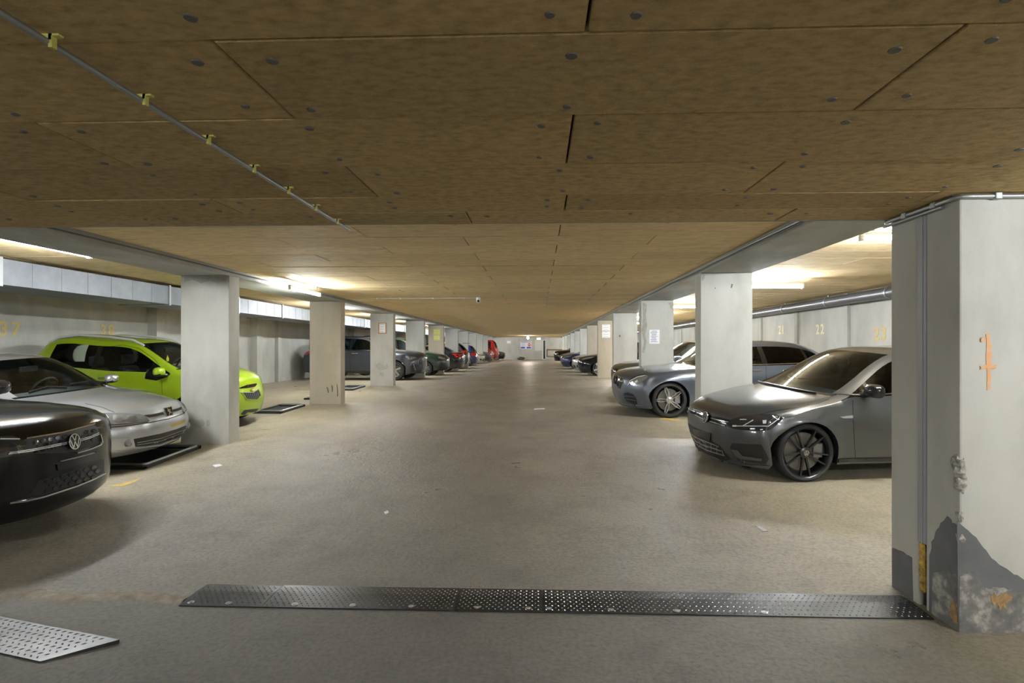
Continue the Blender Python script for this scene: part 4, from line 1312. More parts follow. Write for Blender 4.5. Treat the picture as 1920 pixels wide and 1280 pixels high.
eb = MB().prism(bt, c_, rt_, up_, .012).build('emblem', MCHR, car.root)
MB().prism([(x * .82, y * .72) for x, y in bt], c_ + n_ * .0122, rt_, up_, .003).build('emblem_fill', mat('gold', (.62, .38, .10), .3, metal=.7), eb)
car.patch('px', zs5([(195, 1060), (255, 992), (400, 975), (510, 962), (545, 1000), (400, 1078), (260, 1102), (200, 1195)]), MBLK, 'lower_grille', .004)
car.patch('front', [(.42, .72), (.66, .74), (.70, .86), (.62, .95), (.50, .86)], MHL, 'headlight', .005, True)
car.strip('px', zs4([(1582, 680), (1585, 850)]), .005, MGBLK, 'door_gap', .0012, True)
car.strip('px', zs4([(960, 300), (1150, 280), (1330, 320), (1500, 440), (1550, 505)]), .005, MGBLK, 'door_gap', .0012)
car.patch('px', zs4([(1500, 500), (1560, 520), (1680, 605), (1640, 640), (1520, 680), (1390, 660), (1400, 600)]), MGBLK, 'window_corner', .004, True)
for far in (0, 1):
    pts = []
    for b_, dz in ((1.62, .015), (1.8, .05), (2.2, .065), (2.7, .065), (3.05, .045), (3.2, .01)):
        for sg in (1,):
            e_ = car.hit(*car.ray('top', (b_, .50)))[0]
            pts.append((e_.x, (-.50 if far == 0 else .50), e_.z + dz))
    rb = MB().tube(pts, .019, 8).build('roof_rail', mat('satin_silver_trim', (.62, .63, .64), .35, metal=.2), car.root, smooth=True)
mc = car.plane_px(297, 697, -.93)
car.mirror_at((mc.x, .93, mc.z), P_LIM, MBLK, .11, .075, .075)
car.interior(MINT, 1)
tr_ = car.plane_px(40 + 1645 / 6, 600 + 430 / 6, .0)
MB().prism([(-.03, -.05), (.03, -.05), (.035, -.01), (.015, .03), (0, .06), (-.015, .03), (-.035, -.01)], tr_, (0, 1, 0), (0, 0, 1), .003).build('air_freshener', mat('yellow_card', (.72, .62, .02), .6), car.root)
c_, rt_, up_, n_ = car.frame_at('px', (196, 709), .012)
for sg in (1, -1):
    MB().box(c_.x - .10, c_.x + .10, sg * abs(c_.y) - .012, sg * abs(c_.y) + .012, c_.z - .016, c_.z + .016).build('door_handle', MCHR, car.root, bevel=.01)

# ---------------- black crossover, left edge
P_BLK = paint('black_paint', (.004, .004, .005), .16, .0, .12)
VWB = spec(L=4.27, R=.335, Ra=.37, rim=.235, tw=.22, wf=.86, wr=3.42, sill=.24, paint=P_BLK,
    C=[(.10, .19), (.03, .26), (.0, .55), (.015, .86), (.075, .915), (.50, 1.0), (1.0, 1.06), (1.75, 1.45), (2.4, 1.52), (3.7, 1.46), (4.05, 1.1), (4.17, .95), (4.27, .55), (4.2, .26)],
    E=[(.46, .79, .20), (.40, .81, .27), (.36, .82, .55), (.40, .80, .85), (.48, .785, .895), (.85, .775, .965), (1.28, .74, 1.03), (1.95, .57, 1.42), (2.5, .58, 1.47), (3.55, .55, 1.41), (3.92, .66, 1.09), (4.05, .78, .95), (4.1, .83, .55), (4.04, .78, .26)],
    belt=[(0, .98), (1.2, 1.01), (3, 1.06), (4.2, 1.12)], ymax=[(.25, .81), (.6, .865), (.9, .885), (3.4, .885), (4.2, .84)],
    zsh=[(0, .78), (4.2, .85)], glass=[(1.28, 2.42), (2.5, 3.5)], wheel='five', spoke_m=MDALLOY, wsg=GLT, sgg=GLD)
car = vwb = Car(VWB, (-5.98, 4.10, .17), 'black crossover with honeycomb grille at the left edge', 'crossover_car', 1)
zv = lambda p: Z8(0, 700, 4.573, p)
car.patch('px', zv([(215, 562), (520, 512), (800, 437), (835, 470), (862, 595), (760, 630), (560, 680), (60, 692), (120, 640)]), MBLK, 'grille', .003)
hexs = []
for (x, y) in [(300 + i * 62 + (31 if j % 2 else 0), 590 - (i * 62 + (31 if j % 2 else 0)) * .2 + j * 38) for j in range(3) for i in range(9)]:
    if x > 830 or abs(x - 620) < 66: continue
    car.patch('px', zv([(x - 22, y + 4), (x - 10, y - 14), (x + 14, y - 18), (x + 24, y - 4), (x + 12, y + 12), (x - 10, y + 17)]), MGBLK, 'honeycomb_cell', .009, step=6)
for l, w_ in (([(220, 560), (520, 510), (800, 435)], .012), ([(65, 690), (260, 665), (560, 602)], .010), ([(75, 678), (260, 652), (556, 590)], .008), ([(668, 580), (760, 552), (835, 520)], .010), ([(668, 566), (760, 540), (832, 508)], .008), ([(650, 680), (770, 645), (850, 610), (865, 590), (845, 520)], .012), ([(80, 1105), (220, 1087), (360, 1055), (640, 965), (800, 900), (890, 855)], .014)):
    car.strip('px', zv(l), w_, MCHR, 'chrome_strip', .018)
car.patch('px', zv([(250, 1040), (330, 920), (520, 870), (890, 735), (892, 850), (640, 955), (360, 1045)]), MBLK, 'lower_grille', .003)
for (x, y) in [(400 + i * 66 + (33 if j % 2 else 0), 925 - (i * 66 + (33 if j % 2 else 0)) * .30 + j * 40) for j in range(3) for i in range(7)]:
    if x > 850: continue
    car.patch('px', zv([(x - 24, y + 6), (x - 10, y - 14), (x + 14, y - 20), (x + 26, y - 6), (x + 12, y + 12), (x - 10, y + 19)]), MGBLK, 'honeycomb_cell', .009, step=6)
car.patch('px', zv([(480, 775), (825, 672), (828, 735), (490, 832)]), MGBLK, 'plate_holder', .010)
car.strip('px', zv([(515, 752), (640, 722), (800, 680)]), .006, MSIL, 'plate_edge', .014)
car.ring_emblem('px', (620 / 4.573, 700 + 585 / 4.573), .066, 'vw', nrm=(1, 0, .1), m=MCHR)
car.patch('front', [(-.80, .70), (-.55, .72), (-.50, .80), (-.55, .86), (-.80, .88)], MHLD, 'headlight', .005, True)
car.strip('px', zv([(0, 562), (80, 562), (165, 563)]), .010, MDRL, 'light_strip', .010, True)
car.mirror_at((car.L / 2 - 1.45, 1.0, 1.10), P_BLK, MBLK)

# ---------------- grey-blue SUV between the third and fourth left columns
P_NANO = paint('nano_grey_paint', (.055, .062, .080), .30, .6)
Q3 = spec(L=4.48, R=.355, Ra=.39, rim=.24, tw=.23, wf=.92, wr=3.6, sill=.25, paint=P_NANO,
    C=[(.10, .24), (.02, .40), (.0, .62), (.03, .90), (.14, .985), (.6, 1.07), (1.1, 1.12), (1.8, 1.52), (2.4, 1.59), (3.8, 1.53), (4.3, 1.12), (4.4, .98), (4.48, .55), (4.4, .28)],
    E=[(.44, .82, .25), (.36, .84, .40), (.34, .85, .62), (.42, .82, .88), (.55, .81, .945), (.95, .80, 1.02), (1.4, .77, 1.085), (2.0, .6, 1.48), (2.5, .61, 1.535), (3.65, .57, 1.47), (4.1, .70, 1.1), (4.22, .82, .97), (4.26, .86, .55), (4.2, .80, .28)],
    belt=[(0, 1.0), (1.3, 1.03), (3.2, 1.07), (4.4, 1.14)], ymax=[(.3, .86), (.7, .905), (1, .92), (3.6, .92), (4.35, .86)],
    zsh=[(0, .80), (4.4, .88)], glass=[(1.42, 2.5), (2.58, 3.35), (3.4, 3.8)], wheel='five', wrot=.2, wsg=GLT, sgg=GLT)
car = q3 = Car(Q3, (-6.42, 19.72, -.03), 'blue-grey sport utility car passing behind the third left column', 'suv_car', 1)
zq = lambda p: Z8(720, 620, 8, p)
car.patch('px', zq([(315, 382), (400, 385), (500, 400), (480, 418), (400, 432), (360, 432)]), MHL, 'headlight', .006, True)
car.strip('px', zq([(345, 410), (400, 392), (430, 415), (490, 405)]), .02, MGBLK, 'light_strip', .010, True)
car.patch('px', zq([(515, 450), (540, 415), (590, 430), (618, 470), (622, 560), (560, 575), (530, 510)]), MGBLK, 'grille', .004)
car.strip('px', zq([(515, 450), (540, 412), (590, 428), (620, 470), (624, 560), (560, 578), (530, 510), (515, 450)]), .016, MGREY, 'grille_surround', .006)
for x in (545, 568, 590, 608):
    car.strip('px', zq([(x, 440), (x + 4, 560)]),   .010, MGREY, 'grille_bar', .006)
car.patch('px', zq([(395, 545), (430, 490), (490, 530), (505, 600), (410, 612)]), MBLK, 'side_intake', .005, True)
car.strip('px', zq([(440, 500), (470, 590)]), .03, MGREY, 'intake_blade', .012, True)
for i in range(4):
    c_, rt_, up_, n_ = car.frame_at('front', (-.105 + i * .07, .80), .012, nrm=(1, 0, .1))
    MB().tube([c_ + (rt_ * math.cos(k * 2 * math.pi / 20) + up_ * math.sin(k * 2 * math.pi / 20)) * .042 for k in range(21)], .006, 6, caps=False).build('emblem_ring', MCHR, car.root, smooth=True)
car.patch('rear', [(-.84, .86), (-.55, .88), (-.52, .98), (-.84, 1.02)], MTAIL, 'tail_light', .006, True)
car.strip('left', [(1.4, 1.06), (2.5, 1.08), (3.4, 1.10), (3.8, 1.13)], .016, MCHR, 'window_trim', .006, True)
car.strip('left', [(2.52, .3), (2.54, 1.05)], .007, MGBLK, 'door_gap', .0012, True)
car.strip('left', [(.8, .30), (3.9, .30)], .10, MBLK, 'sill_cladding', .008, True)
for b_ in (2.35, 3.25):
    c_, rt_, up_, n_ = car.frame_at('left', (b_, .96), .012)
    for sg in (1, -1):
        MB().box(c_.x - .11, c_.x + .11, sg * c_.y - .012, sg * c_.y + .012, c_.z - .016, c_.z + .016).build('door_handle', MCHR, car.root, bevel=.01)
car.mirror_at((car.L / 2 - 1.55, 1.04, 1.12), P_NANO, MBLK)
car.interior(MINT)

# ---------------- generic bodies for the cars farther back
def scale_spec(base, sl, sw, sh_, paint_, **k):
    d = dict(base)
    d['L'] = base['L'] * sl
    d['C'] = [(a * sl, z * sh_) for a, z in base['C']]
    d['E'] = [(a * sl, y * sw, z * sh_) for a, y, z in base['E']]
    for n in ('belt', 'zsh'): d[n] = [(a * sl, z * sh_) for a, z in base[n]]
    d['ymax'] = [(a * sl, y * sw) for a, y in base['ymax']]
    d['glass'] = [(a * sl, b * sl) for a, b in base['glass']]
    d['wf'], d['wr'] = base['wf'] * sl, base['wr'] * sl
    d['paint'] = paint_; d['wheel'] = 'five'; d['spoke_m'] = MSIL; d['rim_m'] = MSIL; d['hub_m'] = MSIL
    d.pop('gmats', None)
    d.update(k)
    return d

def front_kit(c, hz=.70, gz=.55, light=MHL, grille=MGBLK, sc=1.0, plate=False):
    c.patch('front', [(.42 * sc, hz - .06), (.62 * sc, hz - .04), (.76 * sc, hz + .02), (.72 * sc, hz + .09), (.56 * sc, hz + .06), (.44 * sc, hz + .02)], light, 'headlight', .006, True)
    c.patch('front', [(-.40 * sc, hz - .08), (.40 * sc, hz - .08), (.42 * sc, hz + .0), (.36 * sc, hz + .03), (-.36 * sc, hz + .03), (-.42 * sc, hz)], grille, 'grille', .004)
    c.patch('front', [(-.50 * sc, .24), (.50 * sc, .24), (.44 * sc, .40), (-.44 * sc, .40)], MBLK, 'lower_grille', .004)
    c.patch('front', [(.56 * sc, .28), (.72 * sc, .30), (.70 * sc, .42), (.58 * sc, .40)], MBLK, 'side_intake', .004, True)
    c.disc(*c.frame_at('front', (0, hz - .02), .006, nrm=(1, 0, .1))[:3], .05, .01, MCHR, 'emblem')
    if plate:
        c.patch('front', [(-.26, gz - .055), (.26, gz - .055), (.26, gz + .055), (-.26, gz + .055)], MPAPER, 'plate', .01)

def rear_kit(c, tz=.85, sc=1.0, plate_z=.70):
    c.patch('rear', [(-.82 * sc, tz - .10), (-.50 * sc, tz - .06), (-.52 * sc, tz + .06), (-.80 * sc, tz + .10)], MTAIL, 'tail_light', .008, True)
    c.patch('rear', [(-.27, plate_z - .055), (.27, plate_z - .055), (.27, plate_z + .055), (-.27, plate_z + .055)], MPAPER, 'plate', .008)
    c.strip('rear', [(-.74 * sc, .46), (0, .46), (.74 * sc, .46)], .03, MBLK, 'bumper_strip', .008)
    c.disc(*c.frame_at('rear', (0, tz), .006)[:3], .045, .01, MCHR, 'emblem')

P_GRN = paint('dark_green_paint', (.004, .020, .011), .3, .2)
VAN = scale_spec(Q3, 1.0, .99, 1.06, P_GRN, sill=.24, R=.32, Ra=.355, rim=.21, wheel='ten', wsg=GLC, sgg=GLT)
VAN['C'] = [(.10, .22), (.02, .36), (.0, .6), (.04, .80), (.12, .88), (.5, 1.0), (.95, 1.09), (1.75, 1.60), (2.4, 1.70), (4.1, 1.66), (4.36, 1.15), (4.42, .98), (4.48, .55), (4.4, .28)]
VAN['E'] = [(.44, .80, .23), (.36, .83, .36), (.34, .84, .6), (.42, .82, .79), (.52, .80, .85), (.85, .79, .95), (1.3, .76, 1.05), (1.95, .62, 1.57), (2.5, .63, 1.64), (3.95, .60, 1.60), (4.18, .70, 1.13), (4.24, .82, .97), (4.27, .86, .55), (4.2, .80, .28)]
c = Car(VAN, (-6.28, 23.95, 0), 'dark green people carrier between the fourth and fifth left columns', 'people_carrier', 1)
front_kit(c, .74, .55, light=MHL); c.mirror_at((c.L / 2 - 1.45, 1.02, 1.12), P_GRN, MBLK); c.interior(MINTG)

P_NAVY = paint('navy_paint', (.008, .009, .018), .25, .4)
P_DGR = paint('dark_grey_paint', (.05, .05, .052), .3, .5)
P_BLU = paint('blue_paint', (.008, .012, .085), .28, .3)
P_RED = paint('red_paint', (.25, .008, .010), .3, .1)
P_LSIL = paint('light_silver_paint', (.55, .54, .50), .3, .6)
P_OLV = paint('olive_grey_paint', (.10, .10, .085), .3, .5)
SED = scale_spec(MERC, .94, .97, .98, P_NAVY)
HAT = scale_spec(GOLF, .95, .97, 1.0, P_DGR)
SUVS = scale_spec(Q3, .97, .98, 1.0, P_DGR)
c = Car(scale_spec(MERC, .94, .97, .98, P_NAVY, wsg=GLT, sgg=GLT), (-6.25, 28.2, 0), 'dark navy saloon backed in with a red tail light facing the aisle, sixth left column', 'saloon_car', -1)
rear_kit(c, .86)
c = Car(scale_spec(Q3, .95, .97, 1.02, P_DGR), (-6.35, 32.5, 0), 'dark grey estate showing its raised rear and red lights by the seventh left column', 'estate_car', -1)
rear_kit(c, 1.0, plate_z=.78)
MB().box(-c.L / 2 + .02, -c.L / 2 + .36, -.55, .55, 1.53, 1.56).build('roof_spoiler', P_DGR, c.root, bevel=.01)
c = Car(scale_spec(GOLF, .95, .97, 1.0, P_BLU), (-6.2, 36.8, 0), 'bright blue hatchback between the seventh and eighth left columns', 'hatchback_car', -1)
rear_kit(c, .82)
c = Car(scale_spec(GOLF, .93, .96, 1.02, P_LSIL), (-6.15, 41.2, 0), 'pale silver hatchback by the ninth left column', 'hatchback_car', 1)
front_kit(c, .70)
c = Car(scale_spec(GOLF, .98, .98, 1.02, P_DGR), (-6.1, 45.4, 0), 'mid grey hatchback far down the left row', 'hatchback_car', 1)
front_kit(c, .70)
c = Car(scale_spec(GOLF, .9, .95, 1.02, P_RED), (-6.0, 48.2, 0), 'small red hatchback far down the left row', 'hatchback_car', -1)
rear_kit(c, .82)
RV = scale_spec(VAN, 1.05, 1.0, 1.12, P_RED, wheel='five')
c = Car(RV, (-6.1, 50.25, 0), 'tall red van near the far end on the left', 'van', -1)
rear_kit(c, .95)
c = Car(scale_spec(GOLF, .95, .97, 1.0, P_BLK), (-5.4, 53.6, 0), 'black hatchback last on the left before the end wall', 'hatchback_car', 1)
front_kit(c, .70)
# right row
c = Car(scale_spec(MERC, .90, .96, 1.0, P_OLV, wsg=GLT, sgg=GLT), (4.05, 13.55, .02), 'dark olive grey saloon half hidden behind the silver grey saloon', 'saloon_car', -1)
front_kit(c, .72); c.mirror_at((c.L / 2 - 1.6, .99, 1.0), P_OLV, MBLK)
c = Car(scale_spec(GOLF, .99, 1.0, 1.02, P_BLK, R=.32), (3.85, 23.85, 0), 'black hatchback past the tan fourth column on the right', 'hatchback_car', -1)
front_kit(c, .74); c.mirror_at((c.L / 2 - 1.45, .99, 1.0), P_BLK, MBLK)
c = Car(scale_spec(GOLF, .94, .97, 1.03, P_LSIL), (3.72, 27.4, 0), 'pale silver hatchback beyond the black one in the right row', 'hatchback_car', -1)
front_kit(c, .74)
c = Car(scale_spec(GOLF, .98, .99, 1.02, P_BLU), (3.45, 32.4, 0), 'deep blue hatchback in the right row', 'hatchback_car', -1)
front_kit(c, .72)
c = Car(scale_spec(GOLF, .96, .98, 1.0, P_DGR), (3.5, 36.6, 0), 'dark grey hatchback beyond the blue one in the right row', 'hatchback_car', -1)
front_kit(c, .70)
c = Car(scale_spec(Q3, .95, .97, 1.0, P_BLK), (3.3, 41.2, 0), 'black utility car farthest visible in the right row', 'suv_car', -1)
front_kit(c, .78)

# ================================================================== LAMPS
def lamp(x, y, z, along, label, ln=1.22, grp='fluorescent tube lamps', tubes=1):
    e = empty('tube_lamp', (x, y, z), 0 if along == 'x' else math.pi / 2)
    tag(e, label, 'lamp', grp)
    top = (ZS if y > YE else ZN) - z
    MB().box(-ln / 2 - .02, ln / 2 + .02, -.016, .016, .032, .062).build('housing', MHOUS, e, bevel=.004)
    for sx in (-.8, .8):
        if top > .09: MB().tube([(sx * ln / 2, 0, .06), (sx * ln / 2, 0, top)], .006, 6).build('hanger', MGREY, e)
    for k in range(tubes):
        oy = (k - (tubes - 1) / 2) * .045
        MB().tube([(-ln / 2, oy, 0), (ln / 2, oy, 0)], .013, 10).build('tube', MTUBE, e, smooth=True)
    for sx in (-1, 1):
        MB().box(sx * ln / 2 - .015, sx * ln / 2 + .015, -.022, .022, -.022, .04).build('tube_holder', MHOUS, e)
    return e
zl = 2.53
zt = ZS - zl
p0, p1 = on_z(-60, 439, zl), on_z(168, 481, zl)
p1 = on_z(168, 481, 2.605)
lamp(p1.x, p1.y - .75, 2.605, 'y', 'long tube lamp over the silver hatchback at the upper left edge', 1.5)
p0, p1 = on_z(538, 541, zl), on_z(604, 553, zl)
lamp((p0.x + p1.x) / 2, (p0.y + p1.y) / 2, zl, 'y', 'bright tube lamp under the left beam between the first and second columns')
for k, y in enumerate((13.9, 18.3, 22.7, 27.1, 31.5, 35.9, 40.2, 44.6, 49.0)):
    lamp(-5.42, y, zl, 'y', 'tube lamp over the left bays behind the %s column' % LAB[k + 1])
p0, p1 = on_z(1615, 447, 2.605), on_z(1505, 538, zl)
for k in range(12):
    yk = p0.y + (p1.y - p0.y) * k if k < 2 else p1.y + 4.38 * (k - 1)
    lamp(p0.x + .61 if k == 0 else p1.x - .61, yk, 2.605 if k == 0 else zl, 'x', 'tube lamp across the right bays, %s from the near end' % (LAB + ['twelfth'])[k])
zn = ZN - .078
for x, y, t in ((3.75, .85, 'right of'), (-5.2, -1.3, 'left of'), (0.3, -4.5, 'behind')):
    lamp(x, y, zn, 'x', 'tube lamp on the low ceiling %s the viewpoint' % t, 1.3)

lamp(-5.42, 53.6, zl, 'y', 'added tube lamp over the left bays to light the end wall', 1.24)  # extra unseen tube, added to brighten the end wall
# end-wall lamp bulb and exit light
e = empty('pendant_bulb', (-1.0, 50.0, ZS - .22)); tag(e, 'bare bulb hanging near the far end of the aisle', 'lamp')
MB().add(*lump((0, 0, 0), .09, 14, 8, 3, (1, 1, 1))).build('bulb', mat('bulb_glow', (1, 1, 1), .5, emit=(1, .93, .8), es=210), e, smooth=True)
MB().tube([(0, 0, .08), (0, 0, .22)], .015, 8).build('stem', MBLK, e)

# ================================================================== SERVICES
def bend(pts, r, n=5):
    out = [Vector(pts[0])]
    for i in range(1, len(pts) - 1):
        a, b, c_ = Vector(pts[i - 1]), Vector(pts[i]), Vector(pts[i + 1])
        p = b + (a - b).normalized() * min(r, (a - b).length * .45); q = b + (c_ - b).normalized() * min(r, (c_ - b).length * .45)
        for k in range(n + 1):
            t = k / n; out.append(p * (1 - t) ** 2 + b * 2 * t * (1 - t) + q * t * t)
    out.append(Vector(pts[-1]))
    return out
cd = empty('ceiling_conduit', (-1.3, 1.2, ZN - .02))
tag(cd, 'thin grey conduit held by yellow clips on the near ceiling', 'conduit')
MB().tube([(0, -7.5, 0), (0, 2.42, 0)], .0095, 10).build('pipe', MGREY, cd, smooth=True)
for k in range(-6, 7):
    yy = .17 + .335 * k
    MB().box(-.014, .014, yy - .008, yy + .008, .004, .02).box(.006, .016, yy - .008, yy + .008, -.016, .02).box(.006, .034, yy - .008, yy + .008, .014, .02).build('clip', MYEL, cd)
cr = empty('column_conduit', (BX, BY0, ZN - .03)); tag(cr, 'grey conduit pair bending round the top of the double column', 'conduit')
pts = bend([(BX + 1.4, BY0 - .016, ZN - .02), (BX - .016, BY0 - .016, ZN - .02), (BX - .016, BY1 + .03, ZN - .02), (BX + .06, BY1 + .10, ZN + .0)], .06)
MB().tube([p - Vector(cr.location) for p in pts], .013, 10).build('pipe', MGREY, cr, smooth=True)
pts = bend([(BX - .018, BY0 + .10, ZN - .045), (BX - .018, BY1 + .05, ZN - .045), (BX + .05, BY1 + .12, ZN - .02)], .05)
MB().tube([p - Vector(cr.location) for p in pts], .009, 10).build('pipe', MGREY, cr, smooth=True)
for p in ((BX + .18, BY0 - .016, ZN - .02), (BX - .016, BY0 + .16, ZN - .02), (BX - .016, BY0 + .4, ZN - .02)):
    q = Vector(p) - Vector(cr.location)
    MB().box(q.x - .018, q.x + .018, q.y - .018, q.y + .018, q.z - .018, q.z + .018).build('saddle', MGREY, cr, bevel=.004)
for side, x, lab in (('left', XL + .012, 'dark cable run along the left beam'), ('right', XR - .012, 'grey cable run sagging along the right beam')):
    o = MB().tube([(x, YE + .1 + i * 1.1, ZS - .03 - .018 * abs(math.sin(i * 1.9))) for i in range(48)], .010, 6).build('beam_cable', MPIPE if side == 'left' else MGREY, smooth=True)
    tag(o, lab, 'cable')
o = MB().tube([(XR - .01, YE + .1 + i * .8, ZS - .05 - .02 * abs(math.sin(i * .9))) for i in range(60)], .006, 6).build('beam_cable', MPIPE, smooth=True)
tag(o, 'thin black cable looping below the grey one on the right beam', 'cable')
# ventilation duct, left
dx0, dx1, dz0, dz1 = -7.5, -6.6, 2.31, 2.63
du = empty('ventilation_duct', ((dx0 + dx1) / 2, 4, dz0)); tag(du, 'galvanised rectangular air duct under the left ceiling', 'duct')
yd = [-6, -3, 0, 3.2, 6.3, 9.3, 11.5, 13.5, 16.6, 20.0, 22.4, 26, 30, 34, 38, 42, 46, 50, 54]
for i in range(len(yd) - 1):
    o = MB().box(dx0, dx1, yd[i] + .02, yd[i + 1] - .02, dz0, dz1)
    nn = int((yd[i + 1] - yd[i]) / .38)
    for k in range(1, nn):
        yy = yd[i] + (yd[i + 1] - yd[i]) * k / nn
        o.box(dx1 - .001, dx1 + .004, yy - .006, yy + .006, dz0, dz1)
    o = o.build('duct_section', MDUCT, du); o.location = -Vector(du.location)
    f_ = MB().box(dx0 - .02, dx1 + .022, yd[i] - .022, yd[i] + .022, dz0 - .022, dz1 + .02).build('flange', MGREY, du); f_.location = -Vector(du.location)
g_ = MB().box(dx1 - .01, dx1 + .012, 21.0, 21.9, dz0 + .05, dz1 - .05).build('air_grille', mat('dark_grille', (.08, .08, .08), .6), du); g_.location = -Vector(du.location)
# pipe, right
pp = empty('drain_pipe', (WRX - .22, 4, 2.53)); tag(pp, 'thick dark grey pipe hung along the top of the right wall', 'pipe')
MB().tube([(0, -1, 0), (0, 51.5, 0)], .105, 20).build('pipe', MPIPE, pp, smooth=True)
for k in range(26):
    yy = -.3 + 2.05 * k
    MB().lathe([(.106, -.02), (.114, -.02), (.114, .02), (.106, .02)], 20, 'y', (0, yy, 0)).build('pipe_clamp', MGREY, pp, smooth=True)
    MB().tube([(0, yy, .1), (0, yy, .16)], .008, 6).build('hanger', MGREY, pp)
# security camera and surface cable with clips
sc_ = empty('security_camera', (-1.372, 12.11, ZS - .0)); tag(sc_, 'white ceiling security camera with black lens', 'camera')
MB().lathe([(0, 0), (.05, 0), (.05, -.05), (.042, -.07)], 20, 'z').build('mount', MHOUS, sc_, smooth=True)
v, f = lump((0, -.01, -.085), .046, 16, 10, 1); 
v = [( .046 * math.sin(math.pi * i / 10) * math.cos(2 * math.pi * k / 16), -.01 + .046 * math.sin(math.pi * i / 10) * math.sin(2 * math.pi * k / 16), -.08 + .046 * math.cos(math.pi * i / 10)) for i in range(11) for k in range(16)]
MB().add(v, f).build('dome', MHOUS, sc_, smooth=True)
MB().lathe([(0, -.062), (.026, -.056), (.03, -.04)], 16, 'y', (0, 0, -.085)).build('lens', MGBLK, sc_, smooth=True)
o = MB().tube([(XL + .05, 12.16, ZS - .012), (-1.4, 12.16, ZS - .012)], .006, 6).build('camera_cable', MHOUS, smooth=True); tag(o, 'thin cable across the ceiling to the security camera', 'cable')
for k, u in enumerate((708, 751, 812, 870)):
    p = on_y(u, 559, 12.16)
    t_ = MB().box(p.x - .012, p.x + .012, 12.14, 12.18, ZS - .03, ZS + .0).build('cable_clip', MHOUS); tag(t_, 'small white clip on the camera cable, %s from the left' % LAB[k], 'clip', 'clips on the camera cable')

# ================================================================== SIGNS AND NUMBERS
def sign(name, label, x, y, z, w_, h_, m, cat='notice', lines=0, frame=None, off=.006):
    """flat sheet on a face looking toward -Y"""
    e = empty(name, (x, y, z)); tag(e, label, cat)
    if frame:
        b = MB(); t = .03
        b.box(-w_ / 2 - t, w_ / 2 + t, -.02, 0, h_ / 2, h_ / 2 + t).box(-w_ / 2 - t, w_ / 2 + t, -.02, 0, -h_ / 2 - t, -h_ / 2).box(-w_ / 2 - t, -w_ / 2, -.02, 0, -h_ / 2, h_ / 2).box(w_ / 2, w_ / 2 + t, -.02, 0, -h_ / 2, h_ / 2)
        b.build('frame', frame, e)
    MB().box(-w_ / 2, w_ / 2, -off, 0, -h_ / 2, h_ / 2).build('sheet', m, e)
    if lines:
        b = MB(); rr = random.Random(int(abs(x) * 100 + y))
        for k in range(lines):
            zz = h_ / 2 * .82 - (h_ * .82) * k / max(1, lines - 1) * .95
            ww = w_ * rr.uniform(.25, .40)
            b.box(-ww, ww * rr.uniform(.5, 1), -off - .001, -off, zz - h_ * .018, zz + h_ * .018)
        b.build('print', MPRINT, e)
    return e
yc = lambda k: Y1 + SP * k
p = on_y(717, 615, yc(2)); sign('framed_notice', 'white notice in a light wooden frame on the third left column', p.x, yc(2), p.z, .19, .28, MPAPER, lines=4, frame=MWOOD)
p = on_y(819, 622, yc(4)); sign('yellow_notice', 'upper yellow notice on the fifth left column', p.x, yc(4), p.z, .30, .25, MYPAP, lines=3)
p = on_y(819, 633, yc(4)); sign('yellow_notice', 'lower yellow notice on the fifth left column', p.x, yc(4), p.z, .30, .24, MYPAP, lines=2)
p = on_y(1227, 631, yc(1)); sign('paper_notice', 'white typed sheet taped to the second right column', p.x, yc(1), p.z, .225, .31, MPAPER, lines=11)
p = on_y(1136.5, 614, yc(3)); sign('metal_notice', 'upper worn white notice on the tan fourth right column', p.x, yc(3), p.z, .31, .24, MPAPER, lines=3)
p = on_y(1136.5, 627, yc(3)); sign('metal_notice', 'lower worn white notice on the tan fourth right column', p.x, yc(3), p.z, .31, .24, MPAPER, lines=3)
# end wall sign with blue header, red no-entry roundel and two blue boxes
MBLUE = mat('sign_blue', (.05, .08, .55), .5); MREDS = mat('sign_red', (.65, .04, .03), .5)
p = on_y(986, 647, YEND)
es = sign('direction_sign', 'white and blue sign with red no-entry disc on the end wall', p.x, YEND, p.z, 1.15, .78, MPAPER, cat='sign')
MB().box(-.52, .52, -.010, -.006, .29, .35).build('header', MBLUE, es)
MB().lathe([(0, -.012), (.17, -.012), (.17, -.006)], 28, 'y', (.36, 0, .05)).build('no_entry_disc', MREDS, es)
MB().box(.24, .48, -.016, -.012, .02, .08).build('bar', MPAPER, es)
MB().box(-.54, -.10, -.010, -.006, -.34, -.17).build('blue_box', MBLUE, es)
MB().box(.08, .52, -.010, -.006, -.34, -.17).build('blue_box', MBLUE, es)
b = MB()
for k in range(4): b.box(-.5, -.5 + .45 - .06 * (k % 2), -.010, -.006, .18 - k * .08, .20 - k * .08)
b.build('print', MPRINT, es)
p = on_y(954, 641, YEND); sign('small_notice', 'small white notice on the left of the end wall', p.x, YEND, p.z, .42, .28, MPAPER)
